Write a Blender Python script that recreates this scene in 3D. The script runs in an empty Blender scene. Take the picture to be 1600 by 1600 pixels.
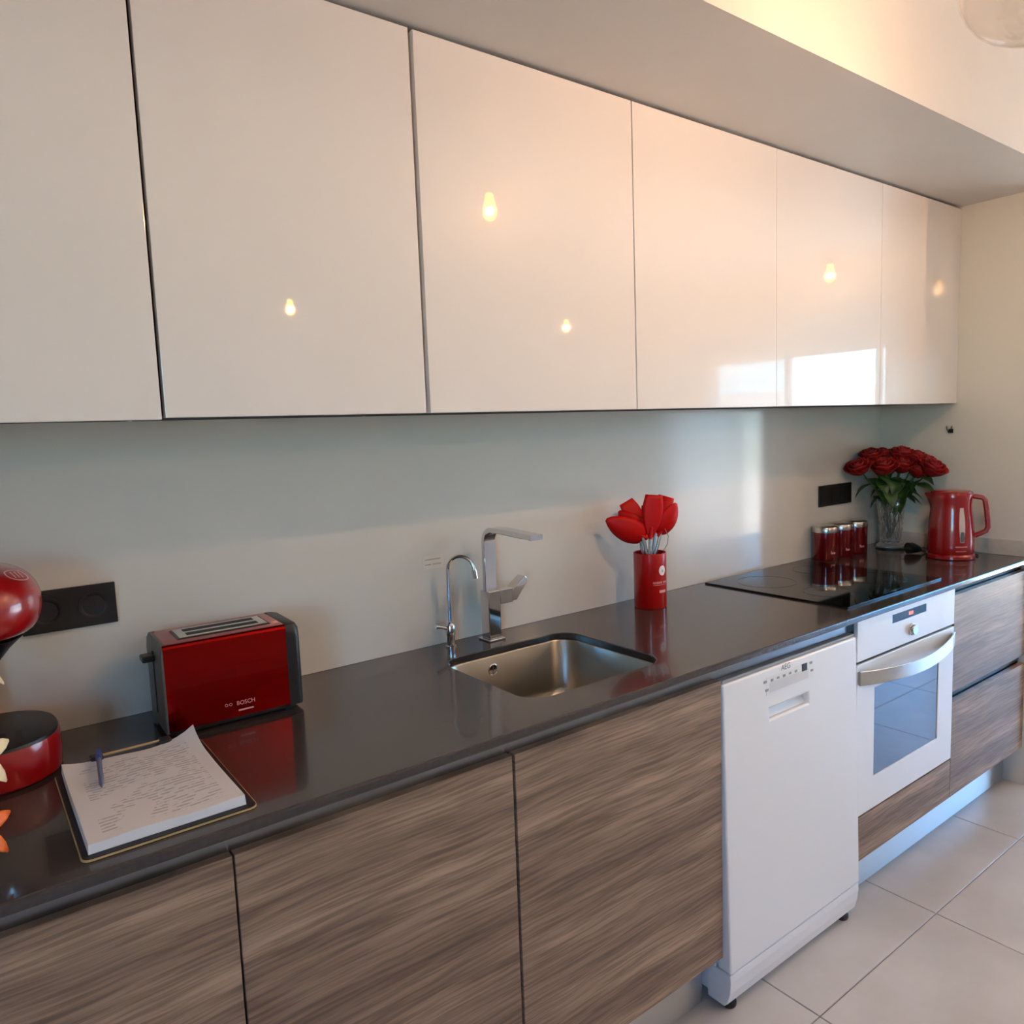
import bpy, bmesh, math, random
from mathutils import Vector, Matrix
random.seed(7)
PI = math.pi
SC = bpy.context.scene
COL = SC.collection

# ------------------------------------------------------------------ camera
cam_d = bpy.data.cameras.new('camera'); cam = bpy.data.objects.new('camera', cam_d); COL.objects.link(cam)
R_ = Vector((0.80002056, -0.5988, -0.03749215)); U_ = Vector((0.09433798, 0.06383464, 0.99349156)); F_ = Vector((0.59250945, 0.79835061, -0.10755861))
mw = Matrix((R_, U_, -F_)).transposed().to_4x4(); mw.translation = Vector((-3.2271, -1.6621, 1.4471))
cam.matrix_world = mw
cam_d.sensor_width = 36.0; cam_d.lens = 36.0 * 1169.73 / 1600.0; cam_d.clip_start = 0.02
SC.camera = cam

# ------------------------------------------------------------------ world, exposure
SC.view_settings.view_transform = 'Standard'; SC.view_settings.look = 'None'
SC.view_settings.gamma = 1.0; SC.view_settings.use_curve_mapping = False
SC.view_settings.exposure = 0.95
SKY_STRENGTH = 1.12
BULB = 8.8      # W per pendant
w = bpy.data.worlds.new('sky'); SC.world = w; w.use_nodes = True
nt = w.node_tree; bg = nt.nodes['Background']
sky = nt.nodes.new('ShaderNodeTexSky'); sky.sky_type = 'NISHITA'; sky.sun_disc = False
sky.sun_elevation = math.radians(50); sky.sun_rotation = math.radians(200); sky.air_density = 1.0; sky.dust_density = 0.0; sky.ozone_density = 3.0
tint = nt.nodes.new('ShaderNodeMix'); tint.data_type = 'RGBA'; tint.blend_type = 'MULTIPLY'; tint.inputs['Factor'].default_value = 1.0
tint.inputs[7].default_value = (0.38, 0.80, 1.12, 1)      # white balance of the lamp-lit interior turns daylight blue
nt.links.new(sky.outputs['Color'], tint.inputs[6]); nt.links.new(tint.outputs[2], bg.inputs['Color']); bg.inputs['Strength'].default_value = SKY_STRENGTH

sun_l = bpy.data.lights.new('sun', 'SUN'); sun_l.energy = 34.0; sun_l.angle = math.radians(0.6); sun_l.color = (1.0, 0.95, 0.88)
sun = bpy.data.objects.new('sun', sun_l); COL.objects.link(sun); sun.rotation_euler = Vector((0.10, -0.52, -0.85)).to_track_quat('-Z', 'Y').to_euler(); sun.location = (0, 0, 12)
def portal(loc, rot, sx, sz):
    l = bpy.data.lights.new('window_portal', 'AREA'); l.shape = 'RECTANGLE'; l.size = sx; l.size_y = sz
    l.cycles.is_portal = True
    o = bpy.data.objects.new('window_portal', l); COL.objects.link(o); o.location = loc; o.rotation_euler = rot
portal((3.60, -2.45, 1.07), (0, PI / 2, 0), 2.10, 3.7)          # garden glazing on the right, light travels to -x
portal((-4.98, -3.1, 1.50), (0, -PI / 2, 0), 1.2, 1.2)          # window on the left, light travels to +x
try:
    SC.cycles.max_bounces = 10; SC.cycles.diffuse_bounces = 6; SC.cycles.glossy_bounces = 5
    SC.cycles.transparent_max_bounces = 12; SC.cycles.transmission_bounces = 8
    SC.cycles.sample_clamp_indirect = 6.0; SC.cycles.caustics_refractive = False; SC.cycles.caustics_reflective = False
    SC.cycles.use_denoising = True
except Exception: pass

# ------------------------------------------------------------------ materials
def srgb(r, g, b):
    f = lambda c: (c / 255 / 12.92) if c / 255 <= 0.04045 else ((c / 255 + 0.055) / 1.055) ** 2.4
    return (f(r), f(g), f(b), 1)
def mat(name, col, rough=0.5, metal=0.0, coat=0.0, spec=0.5, emit=None, estr=0.0, trans=0.0, ior=1.5, croughness=0.03):
    m = bpy.data.materials.new(name); m.use_nodes = True
    p = m.node_tree.nodes['Principled BSDF']
    p.inputs['Base Color'].default_value = col; p.inputs['Roughness'].default_value = rough; p.inputs['Metallic'].default_value = metal
    p.inputs['Coat Weight'].default_value = coat; p.inputs['Coat Roughness'].default_value = croughness
    p.inputs['Specular IOR Level'].default_value = spec; p.inputs['IOR'].default_value = ior
    p.inputs['Transmission Weight'].default_value = trans
    if emit: p.inputs['Emission Color'].default_value = emit; p.inputs['Emission Strength'].default_value = estr
    return m
def N(m, t): return m.node_tree.nodes.new(t)
def L(m, a, b): m.node_tree.links.new(a, b)
def noisy(m, c1, c2, scale=(1, 1, 1), nscale=5.0, detail=4.0, bump=0.0, lo=0.3, hi=0.7):
    """noise-mixed base colour in object space (+ bump)"""
    p = m.node_tree.nodes['Principled BSDF']
    tc = N(m, 'ShaderNodeTexCoord'); mp = N(m, 'ShaderNodeMapping'); mp.inputs['Scale'].default_value = scale
    n = N(m, 'ShaderNodeTexNoise'); n.inputs['Scale'].default_value = nscale; n.inputs['Detail'].default_value = detail
    cr = N(m, 'ShaderNodeValToRGB'); cr.color_ramp.elements[0].position = lo; cr.color_ramp.elements[1].position = hi
    cr.color_ramp.elements[0].color = c1; cr.color_ramp.elements[1].color = c2
    L(m, tc.outputs['Object'], mp.inputs['Vector']); L(m, mp.outputs['Vector'], n.inputs['Vector'])
    L(m, n.outputs['Fac'], cr.inputs['Fac']); L(m, cr.outputs['Color'], p.inputs['Base Color'])
    if bump:
        b = N(m, 'ShaderNodeBump'); b.inputs['Strength'].default_value = bump; b.inputs['Distance'].default_value = 0.002
        L(m, n.outputs['Fac'], b.inputs['Height']); L(m, b.outputs['Normal'], p.inputs['Normal'])
    return m
def thin_glass(name, tint=(1, 1, 1, 1), rough=0.0):
    m = bpy.data.materials.new(name); m.use_nodes = True; t = m.node_tree
    t.nodes.remove(t.nodes['Principled BSDF'])
    tr = N(m, 'ShaderNodeBsdfTransparent'); tr.inputs['Color'].default_value = tint
    gl = N(m, 'ShaderNodeBsdfGlossy'); gl.inputs['Roughness'].default_value = rough
    fr = N(m, 'ShaderNodeLayerWeight'); fr.inputs['Blend'].default_value = 0.5
    pw = N(m, 'ShaderNodeMath'); pw.operation = 'POWER'; pw.inputs[1].default_value = 4.0; L(m, fr.outputs['Facing'], pw.inputs[0])
    ma = N(m, 'ShaderNodeMath'); ma.operation = 'MULTIPLY_ADD'; ma.inputs[1].default_value = 0.55; ma.inputs[2].default_value = 0.04; L(m, pw.outputs[0], ma.inputs[0])
    mx = N(m, 'ShaderNodeMixShader')
    L(m, ma.outputs[0], mx.inputs['Fac']); L(m, tr.outputs['BSDF'], mx.inputs[1]); L(m, gl.outputs['BSDF'], mx.inputs[2])
    L(m, mx.outputs['Shader'], t.nodes['Material Output'].inputs['Surface'])
    return m

M = {}
M['wall'] = noisy(mat('wall_paint', srgb(228, 224, 214), 0.55), srgb(226, 222, 212), srgb(231, 227, 218), nscale=3)
M['wall_taupe'] = noisy(mat('taupe_wall_paint', srgb(160, 148, 134), 0.6), srgb(157, 145, 131), srgb(164, 152, 138), nscale=3)
M['ceiling'] = mat('ceiling_paint', srgb(235, 232, 226), 0.7)
M['soffit'] = noisy(mat('soffit_paint', srgb(206, 200, 192), 0.45), srgb(204, 198, 190), srgb(209, 203, 195), nscale=4)
M['lacquer'] = mat('gloss_lacquer', srgb(231, 225, 220), 0.35, spec=0.25, coat=1.0, croughness=0.025)
M['carcass'] = mat('carcass', srgb(34, 29, 25), 0.7)
M['splash'] = noisy(mat('gloss_panel', srgb(220, 214, 204), 0.4, coat=0.8, croughness=0.09), srgb(217, 211, 201), srgb(222, 216, 206), nscale=2)
M['glosswall'] = noisy(mat('gloss_wall_panel', srgb(228, 222, 208), 0.4, coat=0.9, croughness=0.05), srgb(225, 219, 205), srgb(230, 224, 211), nscale=2)
M['steel'] = mat('brushed_steel', srgb(196, 196, 194), 0.26, 1.0)
M['satin'] = mat('satin_steel', srgb(205, 203, 198), 0.28, 1.0)
M['sink'] = mat('sink_steel', srgb(170, 164, 152), 0.30, 1.0)
M['chrome'] = mat('chrome', srgb(215, 215, 218), 0.06, 1.0)
M['alu'] = mat('aluminium', srgb(132, 138, 144), 0.2, 1.0)
M['plinth'] = mat('plinth_metal', srgb(205, 207, 209), 0.36, 1.0)
M['black'] = mat('black_plastic', srgb(22, 22, 24), 0.4)
M['blackgloss'] = mat('black_glass', srgb(10, 10, 12), 0.12, spec=0.25)
M['white'] = mat('white_enamel', srgb(236, 237, 236), 0.28, coat=0.5)
M['whiteplastic'] = mat('white_plastic', srgb(228, 230, 230), 0.4)
M['greyplastic'] = mat('grey_plastic', srgb(150, 152, 152), 0.45)
M['seam'] = mat('seam', srgb(30, 30, 34), 0.6)
M['red'] = mat('red_gloss', srgb(190, 4, 5), 0.28, coat=0.6)
M['redmetal'] = mat('red_metallic', srgb(158, 3, 3), 0.25, 1.0, coat=0.3)
M['redkettle'] = mat('red_kettle', srgb(150, 9, 13), 0.25, coat=0.7)
M['darkred'] = mat('canister_red', srgb(120, 4, 14), 0.22, 0.4, coat=0.9)
M['silicone'] = mat('red_silicone', srgb(208, 4, 4), 0.5, spec=0.3)
M['print'] = mat('white_print', srgb(238, 232, 232), 0.5)
M['printgrey'] = mat('grey_print', srgb(90, 90, 95), 0.5)
M['printdim'] = mat('pink_print', srgb(215, 150, 150), 0.5)
M['printfaint'] = mat('faint_print', srgb(176, 166, 154), 0.5)
M['redmachine'] = mat('red_machine_gloss', srgb(158, 4, 7), 0.3, coat=1.0, croughness=0.02)
M['gauge'] = mat('gauge_plastic', srgb(205, 190, 185), 0.3, coat=0.5)
M['hobglass'] = mat('hob_glass', srgb(9, 9, 10), 0.04)
M['hobring'] = mat('hob_ring_print', srgb(24, 24, 25), 0.08)
M['stem'] = mat('stem_green', srgb(58, 92, 38), 0.55)
M['leaf'] = noisy(mat('leaf_green', srgb(38, 74, 30), 0.45), srgb(24, 54, 22), srgb(58, 96, 40), nscale=30)
M['rose'] = noisy(mat('rose_red', srgb(150, 14, 18), 0.6), srgb(120, 8, 16), srgb(184, 26, 22), nscale=40)
M['vase'] = mat('crystal', (0.97, 0.98, 0.95, 1), 0.04, trans=0.9, ior=1.5)
M['board'] = mat('clipboard_board', srgb(24, 20, 24), 0.5)
M['boardedge'] = mat('board_edge', srgb(190, 160, 110), 0.6)
M['blue'] = mat('pen_blue', srgb(30, 52, 150), 0.3, coat=0.4)
M['pengrey'] = mat('pen_grey', srgb(110, 116, 140), 0.25)
M['cream_petal'] = noisy(mat('cream_petal', srgb(238, 218, 178), 0.55), srgb(228, 204, 160), srgb(246, 230, 196), nscale=25)
M['orange_petal'] = noisy(mat('orange_petal', srgb(232, 100, 20), 0.5), srgb(220, 76, 12), srgb(244, 130, 34), nscale=25)
M['coral_petal'] = noisy(mat('coral_petal', srgb(226, 60, 30), 0.5), srgb(206, 40, 20), srgb(240, 84, 48), nscale=25)
M['ceramic'] = mat('white_ceramic', srgb(225, 220, 212), 0.25, coat=0.5)
M['taupe'] = mat('taupe_plastic', srgb(92, 84, 74), 0.4)
M['sticker'] = mat('sticker_paper', srgb(224, 216, 204), 0.45)
M['upstand'] = noisy(mat('upstand_stone', srgb(205, 196, 180), 0.35), srgb(200, 190, 174), srgb(212, 203, 188), nscale=30)
def make_bulb():
    m = bpy.data.materials.new('amber_bulb_glass'); m.use_nodes = True; t = m.node_tree; t.nodes.remove(t.nodes['Principled BSDF'])
    e = N(m, 'ShaderNodeEmission'); e.inputs['Color'].default_value = (1.0, 0.46, 0.0, 1); e.inputs['Strength'].default_value = 16.0
    tr = N(m, 'ShaderNodeBsdfTransparent'); ad = N(m, 'ShaderNodeAddShader')
    L(m, e.outputs[0], ad.inputs[0]); L(m, tr.outputs[0], ad.inputs[1]); L(m, ad.outputs[0], t.nodes['Material Output'].inputs['Surface']); return m
M['bulb'] = make_bulb()
M['globe'] = thin_glass('clear_globe_glass', (0.985, 0.97, 0.95, 1))
M['pane'] = thin_glass('window_glass', (0.96, 0.985, 0.98, 1))
M['brass'] = mat('lamp_cap', srgb(60, 54, 48), 0.35, 0.8)
M['frame'] = mat('window_frame', srgb(235, 235, 232), 0.35)
M['curtain'] = mat('sheer_curtain', srgb(240, 240, 238), 0.8)
M['ovenglass'] = mat('oven_glass', srgb(26, 32, 36), 0.04, coat=1.0, spec=0.8)
M['led'] = mat('red_led_digits', srgb(180, 30, 20), 0.4, emit=(1.0, 0.12, 0.06, 1), estr=1.6)
M['terrace'] = mat('terrace_paving', srgb(200, 194, 182), 0.8)
M['house'] = mat('house_render', srgb(238, 230, 205), 0.8)
M['grout'] = mat('tile_grout', srgb(140, 132, 122), 0.85)
M['tile'] = noisy(mat('porcelain_tile', srgb(200, 195, 188), 0.3, coat=0.15), srgb(192, 186, 178), srgb(208, 203, 196), nscale=4.5, detail=8, bump=0.02)

def brushed(m, an=0.9):
    p = m.node_tree.nodes['Principled BSDF']; p.inputs['Anisotropic'].default_value = an
    c = N(m, 'ShaderNodeCombineXYZ'); c.inputs['Z'].default_value = 1.0; L(m, c.outputs[0], p.inputs['Tangent'])
for k in ('plinth', 'alu', 'steel'): brushed(M[k])
def make_curtain():
    m = M['curtain']; t = m.node_tree; p = t.nodes['Principled BSDF']
    tl = N(m, 'ShaderNodeBsdfTranslucent'); tl.inputs['Color'].default_value = (0.9, 0.92, 0.95, 1)
    mx = N(m, 'ShaderNodeMixShader'); mx.inputs['Fac'].default_value = 0.7
    L(m, p.outputs['BSDF'], mx.inputs[1]); L(m, tl.outputs['BSDF'], mx.inputs[2])
    tr = N(m, 'ShaderNodeBsdfTransparent'); m2 = N(m, 'ShaderNodeMixShader'); m2.inputs['Fac'].default_value = 0.55
    L(m, mx.outputs['Shader'], m2.inputs[1]); L(m, tr.outputs['BSDF'], m2.inputs[2]); L(m, m2.outputs['Shader'], t.nodes['Material Output'].inputs['Surface'])
make_curtain()

def make_wood():
    m = mat('grey_brown_wood_laminate', srgb(125, 105, 90), 0.42, spec=0.5); p = m.node_tree.nodes['Principled BSDF']
    tc = N(m, 'ShaderNodeTexCoord'); mp = N(m, 'ShaderNodeMapping')
    L(m, tc.outputs['Object'], mp.inputs['Vector'])
    # low-frequency warp bends the grain into soft waves
    wn = N(m, 'ShaderNodeTexNoise'); wn.inputs['Scale'].default_value = 3.2; wn.inputs['Detail'].default_value = 2.0
    L(m, mp.outputs['Vector'], wn.inputs['Vector'])
    vm = N(m, 'ShaderNodeVectorMath'); vm.operation = 'MULTIPLY_ADD'; vm.inputs[1].default_value = (0.0, 0.0, 0.024)
    L(m, wn.outputs['Color'], vm.inputs[0]); L(m, mp.outputs['Vector'], vm.inputs[2])
    def nz(scale, ns, det):
        q = N(m, 'ShaderNodeMapping'); q.inputs['Scale'].default_value = scale
        n = N(m, 'ShaderNodeTexNoise'); n.inputs['Scale'].default_value = ns; n.inputs['Detail'].default_value = det; n.inputs['Roughness'].default_value = 0.6
        L(m, vm.outputs['Vector'], q.inputs['Vector']); L(m, q.outputs['Vector'], n.inputs['Vector']); return n
    broad = nz((0.45, 1, 5.0), 2.2, 2); mid = nz((0.9, 1, 17.0), 2.5, 4); fine = nz((2.4, 1, 58.0), 3.0, 2)
    def ramp(src, a, b, ca, cb):
        c = N(m, 'ShaderNodeValToRGB'); c.color_ramp.elements[0].position = a; c.color_ramp.elements[1].position = b
        c.color_ramp.elements[0].color = ca; c.color_ramp.elements[1].color = cb; L(m, src, c.inputs['Fac']); return c
    r1 = ramp(broad.outputs['Fac'], 0.32, 0.7, srgb(122, 99, 80), srgb(176, 148, 122))
    r2 = ramp(mid.outputs['Fac'], 0.3, 0.72, (0.66, 0.64, 0.63, 1), (1.14, 1.13, 1.12, 1))
    r3 = ramp(fine.outputs['Fac'], 0.36, 0.6, (0.62, 0.60, 0.58, 1), (1.1, 1.1, 1.1, 1))
    def mul(a, b):
        x = N(m, 'ShaderNodeMix'); x.data_type = 'RGBA'; x.blend_type = 'MULTIPLY'; x.inputs['Factor'].default_value = 1.0
        L(m, a, x.inputs[6]); L(m, b, x.inputs[7]); return x.outputs[2]
    L(m, mul(mul(r1.outputs['Color'], r2.outputs['Color']), r3.outputs['Color']), p.inputs['Base Color'])
    b = N(m, 'ShaderNodeBump'); b.inputs['Strength'].default_value = 0.35; b.inputs['Distance'].default_value = 0.001
    L(m, fine.outputs['Fac'], b.inputs['Height']); L(m, b.outputs['Normal'], p.inputs['Normal'])
    return m
M['wood'] = make_wood()
def make_counter():
    m = mat('dark_polished_quartz', srgb(60, 54, 52), 0.16, coat=0.35, croughness=0.04)
    return noisy(m, srgb(57, 52, 50), srgb(63, 57, 55), nscale=120, detail=2)
M['counter'] = make_counter()
def make_paper():
    """printed form: faint lines of illegible small print"""
    m = mat('printed_paper', srgb(232, 228, 226), 0.7); p = m.node_tree.nodes['Principled BSDF']
    tc = N(m, 'ShaderNodeTexCoord'); sx = N(m, 'ShaderNodeSeparateXYZ'); L(m, tc.outputs['Object'], sx.inputs['Vector'])
    def math_(op, a, b=None, c=None):
        n = N(m, 'ShaderNodeMath'); n.operation = op
        for i, v in enumerate((a, b, c)):
            if v is None: continue
            if isinstance(v, (int, float)): n.inputs[i].default_value = v
            else: L(m, v, n.inputs[i])
        return n.outputs[0]
    row = math_('FRACT', math_('MULTIPLY', sx.outputs['Y'], 105.0))
    line = math_('LESS_THAN', row, 0.42)
    mp = N(m, 'ShaderNodeMapping'); mp.inputs['Scale'].default_value = (60, 105, 0.01); L(m, tc.outputs['Object'], mp.inputs['Vector'])
    n1 = N(m, 'ShaderNodeTexNoise'); n1.inputs['Scale'].default_value = 1.0; n1.inputs['Detail'].default_value = 3; L(m, mp.outputs['Vector'], n1.inputs['Vector'])
    n2 = N(m, 'ShaderNodeTexNoise'); n2.inputs['Scale'].default_value = 16.0; n2.inputs['Detail'].default_value = 1; L(m, tc.outputs['Object'], n2.inputs['Vector'])
    txt = math_('MULTIPLY', line, math_('GREATER_THAN', n1.outputs['Fac'], 0.47))
    txt = math_('MULTIPLY', txt, math_('GREATER_THAN', n2.outputs['Fac'], 0.42))
    inx = math_('LESS_THAN', math_('ABSOLUTE', sx.outputs['X']), 0.083); iny = math_('LESS_THAN', math_('ABSOLUTE', math_('ADD', sx.outputs['Y'], 0.002)), 0.128)
    txt = math_('MULTIPLY', math_('MULTIPLY', txt, inx), math_('MULTIPLY', iny, 0.42))
    mx = N(m, 'ShaderNodeMix'); mx.data_type = 'RGBA'; L(m, txt, mx.inputs['Factor'])
    mx.inputs[6].default_value = srgb(230, 224, 222); mx.inputs[7].default_value = srgb(96, 92, 104)
    L(m, mx.outputs[2], p.inputs['Base Color']); return m
M['paper'] = make_paper()
M['paperplain'] = mat('paper_edges', srgb(232, 228, 226), 0.7)

# ------------------------------------------------------------------ mesh helpers
def new_bm(): return bmesh.new()
def box(bm, x0, x1, y0, y1, z0, z1, bev=0.0, seg=2):
    r = bmesh.ops.create_cube(bm, size=1.0)
    vs = r['verts']
    for v in vs: v.co = Vector(((x0 + x1) / 2 + v.co.x * (x1 - x0), (y0 + y1) / 2 + v.co.y * (y1 - y0), (z0 + z1) / 2 + v.co.z * (z1 - z0)))
    if bev > 0:
        es = list({e for v in vs for e in v.link_edges})
        bmesh.ops.bevel(bm, geom=es, offset=bev, segments=seg, affect='EDGES', profile=0.5)
    return bm
def ring(bm, pts): return [bm.verts.new(p) for p in pts]
def bridge(bm, a, b, closed=True):
    n = len(a)
    for i in range(n if closed else n - 1):
        j = (i + 1) % n
        bm.faces.new((a[i], a[j], b[j], b[i]))
def lathe(bm, prof, seg=32, cx=0, cy=0, cap=True, fn=None):
    rings = []
    for r, z in prof:
        pts = []
        for i in range(seg):
            a = 2 * PI * i / seg; rr = r if fn is None else fn(r, z, a)
            pts.append((cx + rr * math.cos(a), cy + rr * math.sin(a), z))
        rings.append(ring(bm, pts))
    for a, b in zip(rings, rings[1:]): bridge(bm, a, b)
    if cap:
        if prof[0][0] > 1e-5: bm.faces.new(rings[0][::-1])
        if prof[-1][0] > 1e-5: bm.faces.new(rings[-1])
    return rings
def tube(bm, path, r, seg=10, cap=True):
    path = [Vector(p) for p in path]; n = len(path); rings = []
    rad = r if isinstance(r, (list, tuple)) else [r] * n
    ref = None
    for i, p in enumerate(path):
        t = (path[min(i + 1, n - 1)] - path[max(i - 1, 0)]).normalized()
        if ref is None:
            ref = Vector((0, 0, 1)) if abs(t.z) < 0.9 else Vector((1, 0, 0))
        u = (ref - t * ref.dot(t)).normalized(); v = t.cross(u); ref = u
        rings.append(ring(bm, [p + (u * math.cos(2 * PI * k / seg) + v * math.sin(2 * PI * k / seg)) * rad[i] for k in range(seg)]))
    for a, b in zip(rings, rings[1:]): bridge(bm, a, b)
    if cap: bm.faces.new(rings[0][::-1]); bm.faces.new(rings[-1])
def sweep(bm, path, side, wdt, thk, bev=0.0):
    """flat bar: rectangular section wdt (along side) x thk along a path"""
    path = [Vector(p) for p in path]; n = len(path); side = Vector(side).normalized(); rings = []
    for i, p in enumerate(path):
        t = (path[min(i + 1, n - 1)] - path[max(i - 1, 0)]).normalized(); nn = t.cross(side).normalized()
        c = min(bev, thk * 0.45)
        a, b = wdt / 2, thk / 2
        o = [(-a + c, -b), (a - c, -b), (a, -b + c), (a, b - c), (a - c, b), (-a + c, b), (-a, b - c), (-a, -b + c)] if c > 0 else [(-a, -b), (a, -b), (a, b), (-a, b)]
        rings.append(ring(bm, [p + side * x + nn * y for x, y in o]))
    for a, b in zip(rings, rings[1:]): bridge(bm, a, b)
    bm.faces.new(rings[0][::-1]); bm.faces.new(rings[-1])
def rrect(x0, x1, y0, y1, r, z=0.0, seg=6):
    pts = []
    for cx, cy, a0 in ((x1 - r, y1 - r, 0), (x0 + r, y1 - r, PI / 2), (x0 + r, y0 + r, PI), (x1 - r, y0 + r, 1.5 * PI)):
        for k in range(seg + 1):
            a = a0 + PI / 2 * k / seg; pts.append((cx + r * math.cos(a), cy + r * math.sin(a), z))
    return pts
def prism(bm, pts, d):
    """extrude a closed outline of 3D points by vector d"""
    a = ring(bm, pts); b = ring(bm, [Vector(p) + Vector(d) for p in pts])
    bridge(bm, a, b); bm.faces.new(a[::-1]); bm.faces.new(b)
def panel(bm, x0, x1, z0, z1, yf, th, holes, depth):
    """vertical panel facing -y at y=yf, thickness th, with rectangular recesses (or openings when depth>=th)"""
    xs = sorted({x0, x1, *[h[0] for h in holes], *[h[1] for h in holes]}); zs = sorted({z0, z1, *[h[2] for h in holes], *[h[3] for h in holes]})
    inh = lambda x, z: any(h[0] < x < h[1] and h[2] < z < h[3] for h in holes)
    def q(p): bm.faces.new([bm.verts.new(v) for v in p])
    nx, nz = len(xs) - 1, len(zs) - 1; thru = depth >= th
    st = [[inh((xs[i] + xs[i + 1]) / 2, (zs[j] + zs[j + 1]) / 2) for j in range(nz)] for i in range(nx)]
    for i in range(nx):
        for j in range(nz):
            a, b, c, d = xs[i], xs[i + 1], zs[j], zs[j + 1]; h = st[i][j]
            y = yf + (depth if h else 0)
            if not (h and thru): q([(a, y, c), (b, y, c), (b, y, d), (a, y, d)])
            if not (h and thru): q([(a, yf + th, c), (a, yf + th, d), (b, yf + th, d), (b, yf + th, c)])
            for (di, dj, e) in ((-1, 0, [(a, c), (a, d)]), (1, 0, [(b, d), (b, c)]), (0, -1, [(b, c), (a, c)]), (0, 1, [(a, d), (b, d)])):
                ii, jj = i + di, j + dj
                out = not (0 <= ii < nx and 0 <= jj < nz)
                if out and not h: q([(e[0][0], yf, e[0][1]), (e[1][0], yf, e[1][1]), (e[1][0], yf + th, e[1][1]), (e[0][0], yf + th, e[0][1])])
                elif not out and h and not st[ii][jj]:
                    q([(e[0][0], yf, e[0][1]), (e[0][0], y, e[0][1]), (e[1][0], y, e[1][1]), (e[1][0], yf, e[1][1])])
    bmesh.ops.remove_doubles(bm, verts=bm.verts[:], dist=1e-6)
    bmesh.ops.recalc_face_normals(bm, faces=bm.faces[:])
def obj(name, bm, m, parent=None, loc=None, rot=None, smooth=False, bevel=0.0, solid=0.0, bseg=2):
    bmesh.ops.recalc_face_normals(bm, faces=bm.faces[:])
    me = bpy.data.meshes.new(name); bm.to_mesh(me); bm.free()
    me.materials.append(M[m] if isinstance(m, str) else m)
    if smooth:
        me.polygons.foreach_set('use_smooth', [True] * len(me.polygons))
        if smooth != 'all':
            try: me.set_sharp_from_angle(angle=math.radians(38))
            except Exception: pass
    o = bpy.data.objects.new(name, me); COL.objects.link(o)
    if parent: o.parent = parent
    if loc: o.location = loc
    if rot: o.rotation_euler = rot
    if solid:
        s = o.modifiers.new('thickness', 'SOLIDIFY'); s.thickness = solid; s.offset = -1
    if bevel:
        b = o.modifiers.new('edges', 'BEVEL'); b.width = bevel; b.segments = bseg; b.limit_method = 'ANGLE'; b.angle_limit = math.radians(50)
    return o
def thing(name, label, cat, loc=(0, 0, 0), rotz=0.0, group=None):
    o = bpy.data.objects.new(name, None); COL.objects.link(o); o.empty_display_size = 0.05
    o.location = loc; o.rotation_euler = (0, 0, rotz); tag(o, label, cat, group); return o
def tag(o, label, cat, group=None):
    o['label'] = label; o['category'] = cat
    if group: o['group'] = group
    return o
def struct(o, label, cat='structure'):
    o['kind'] = 'structure'; o['label'] = label; return o
def bx(name, m, parent, x0, x1, y0, y1, z0, z1, bev=0.0, seg=2, smooth=False):
    return obj(name, box(new_bm(), x0, x1, y0, y1, z0, z1, bev, seg), m, parent, smooth=smooth)
def text(name, s, size, m, parent, fn, extrude=0.0):
    """flat lettering: fn maps text-plane (u, v) to a 3D point"""
    c = bpy.data.curves.new(name, 'FONT'); c.body = s; c.size = size; c.align_x = 'LEFT'; c.resolution_u = 3
    o = bpy.data.objects.new(name, c); COL.objects.link(o)
    dg = bpy.context.evaluated_depsgraph_get(); me = bpy.data.meshes.new_from_object(o.evaluated_get(dg)); bpy.data.objects.remove(o)
    for v in me.vertices: v.co = Vector(fn(v.co.x, v.co.y))
    me.materials.clear(); me.materials.append(M[m])
    o = bpy.data.objects.new(name, me); COL.objects.link(o); o.parent = parent; return o

# ================================================================== ROOM
ZC = 2.85
XL, XR, YF = -4.9, 3.5, -5.3
T = 0.61
fl = struct(bx('floor', 'grout', None, XL, XR, YF, 0.0, -0.06, -0.004), 'light greige floor of large square porcelain tiles')
tb = new_bm(); box(tb, 0.0015, T - 0.0015, 0.0015, T - 0.0015, -0.008, 0.0, 0.0012, 1)
tile_me = None
nx0 = math.floor((XL + 1.66) / T); nx1 = math.ceil((XR + 1.66) / T)
for i in range(nx0, nx1):
    for j in range(-8, 2):
        x = -1.66 + i * T; y = -0.732 + j * T
        xa, xb, ya, yb = max(x, XL), min(x + T, XR), max(y, YF), min(y + T, 0.0)
        if xb - xa < 0.02 or yb - ya < 0.02: continue
        if tile_me is None:
            o = obj('tile', tb, 'tile', fl); tile_me = o.data
        else:
            o = bpy.data.objects.new('tile', tile_me); COL.objects.link(o); o.parent = fl
        o.location = (xa, ya, 0); o.scale = ((xb - xa) / T, (yb - ya) / T, 1)      # tiles are cut along the walls
struct(bx('ceiling', 'ceiling', None, XL, XR, YF, 0.0, ZC, ZC + 0.1), 'plain white ceiling')
struct(bx('wall_back', 'wall', None, XL, XR, 0.0, 0.12, -0.06, ZC), 'white painted back wall behind the kitchen units')
struct(bx('wall_right', 'glosswall', None, 0.0, 0.14, -0.602, 0.0, -0.004, 2.2445), 'short cream return wall closing the right end of the worktop')
struct(bx('wall_soffit', 'soffit', None, XL, XR, -0.684, 0.0, 2.2445, ZC), 'boxed-in soffit above the wall cabinets with warm lamp light on its face')
struct(bx('wall_front', 'wall_taupe', None, XL, XR, YF - 0.12, YF, -0.06, ZC), 'taupe painted wall behind the camera')

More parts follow.
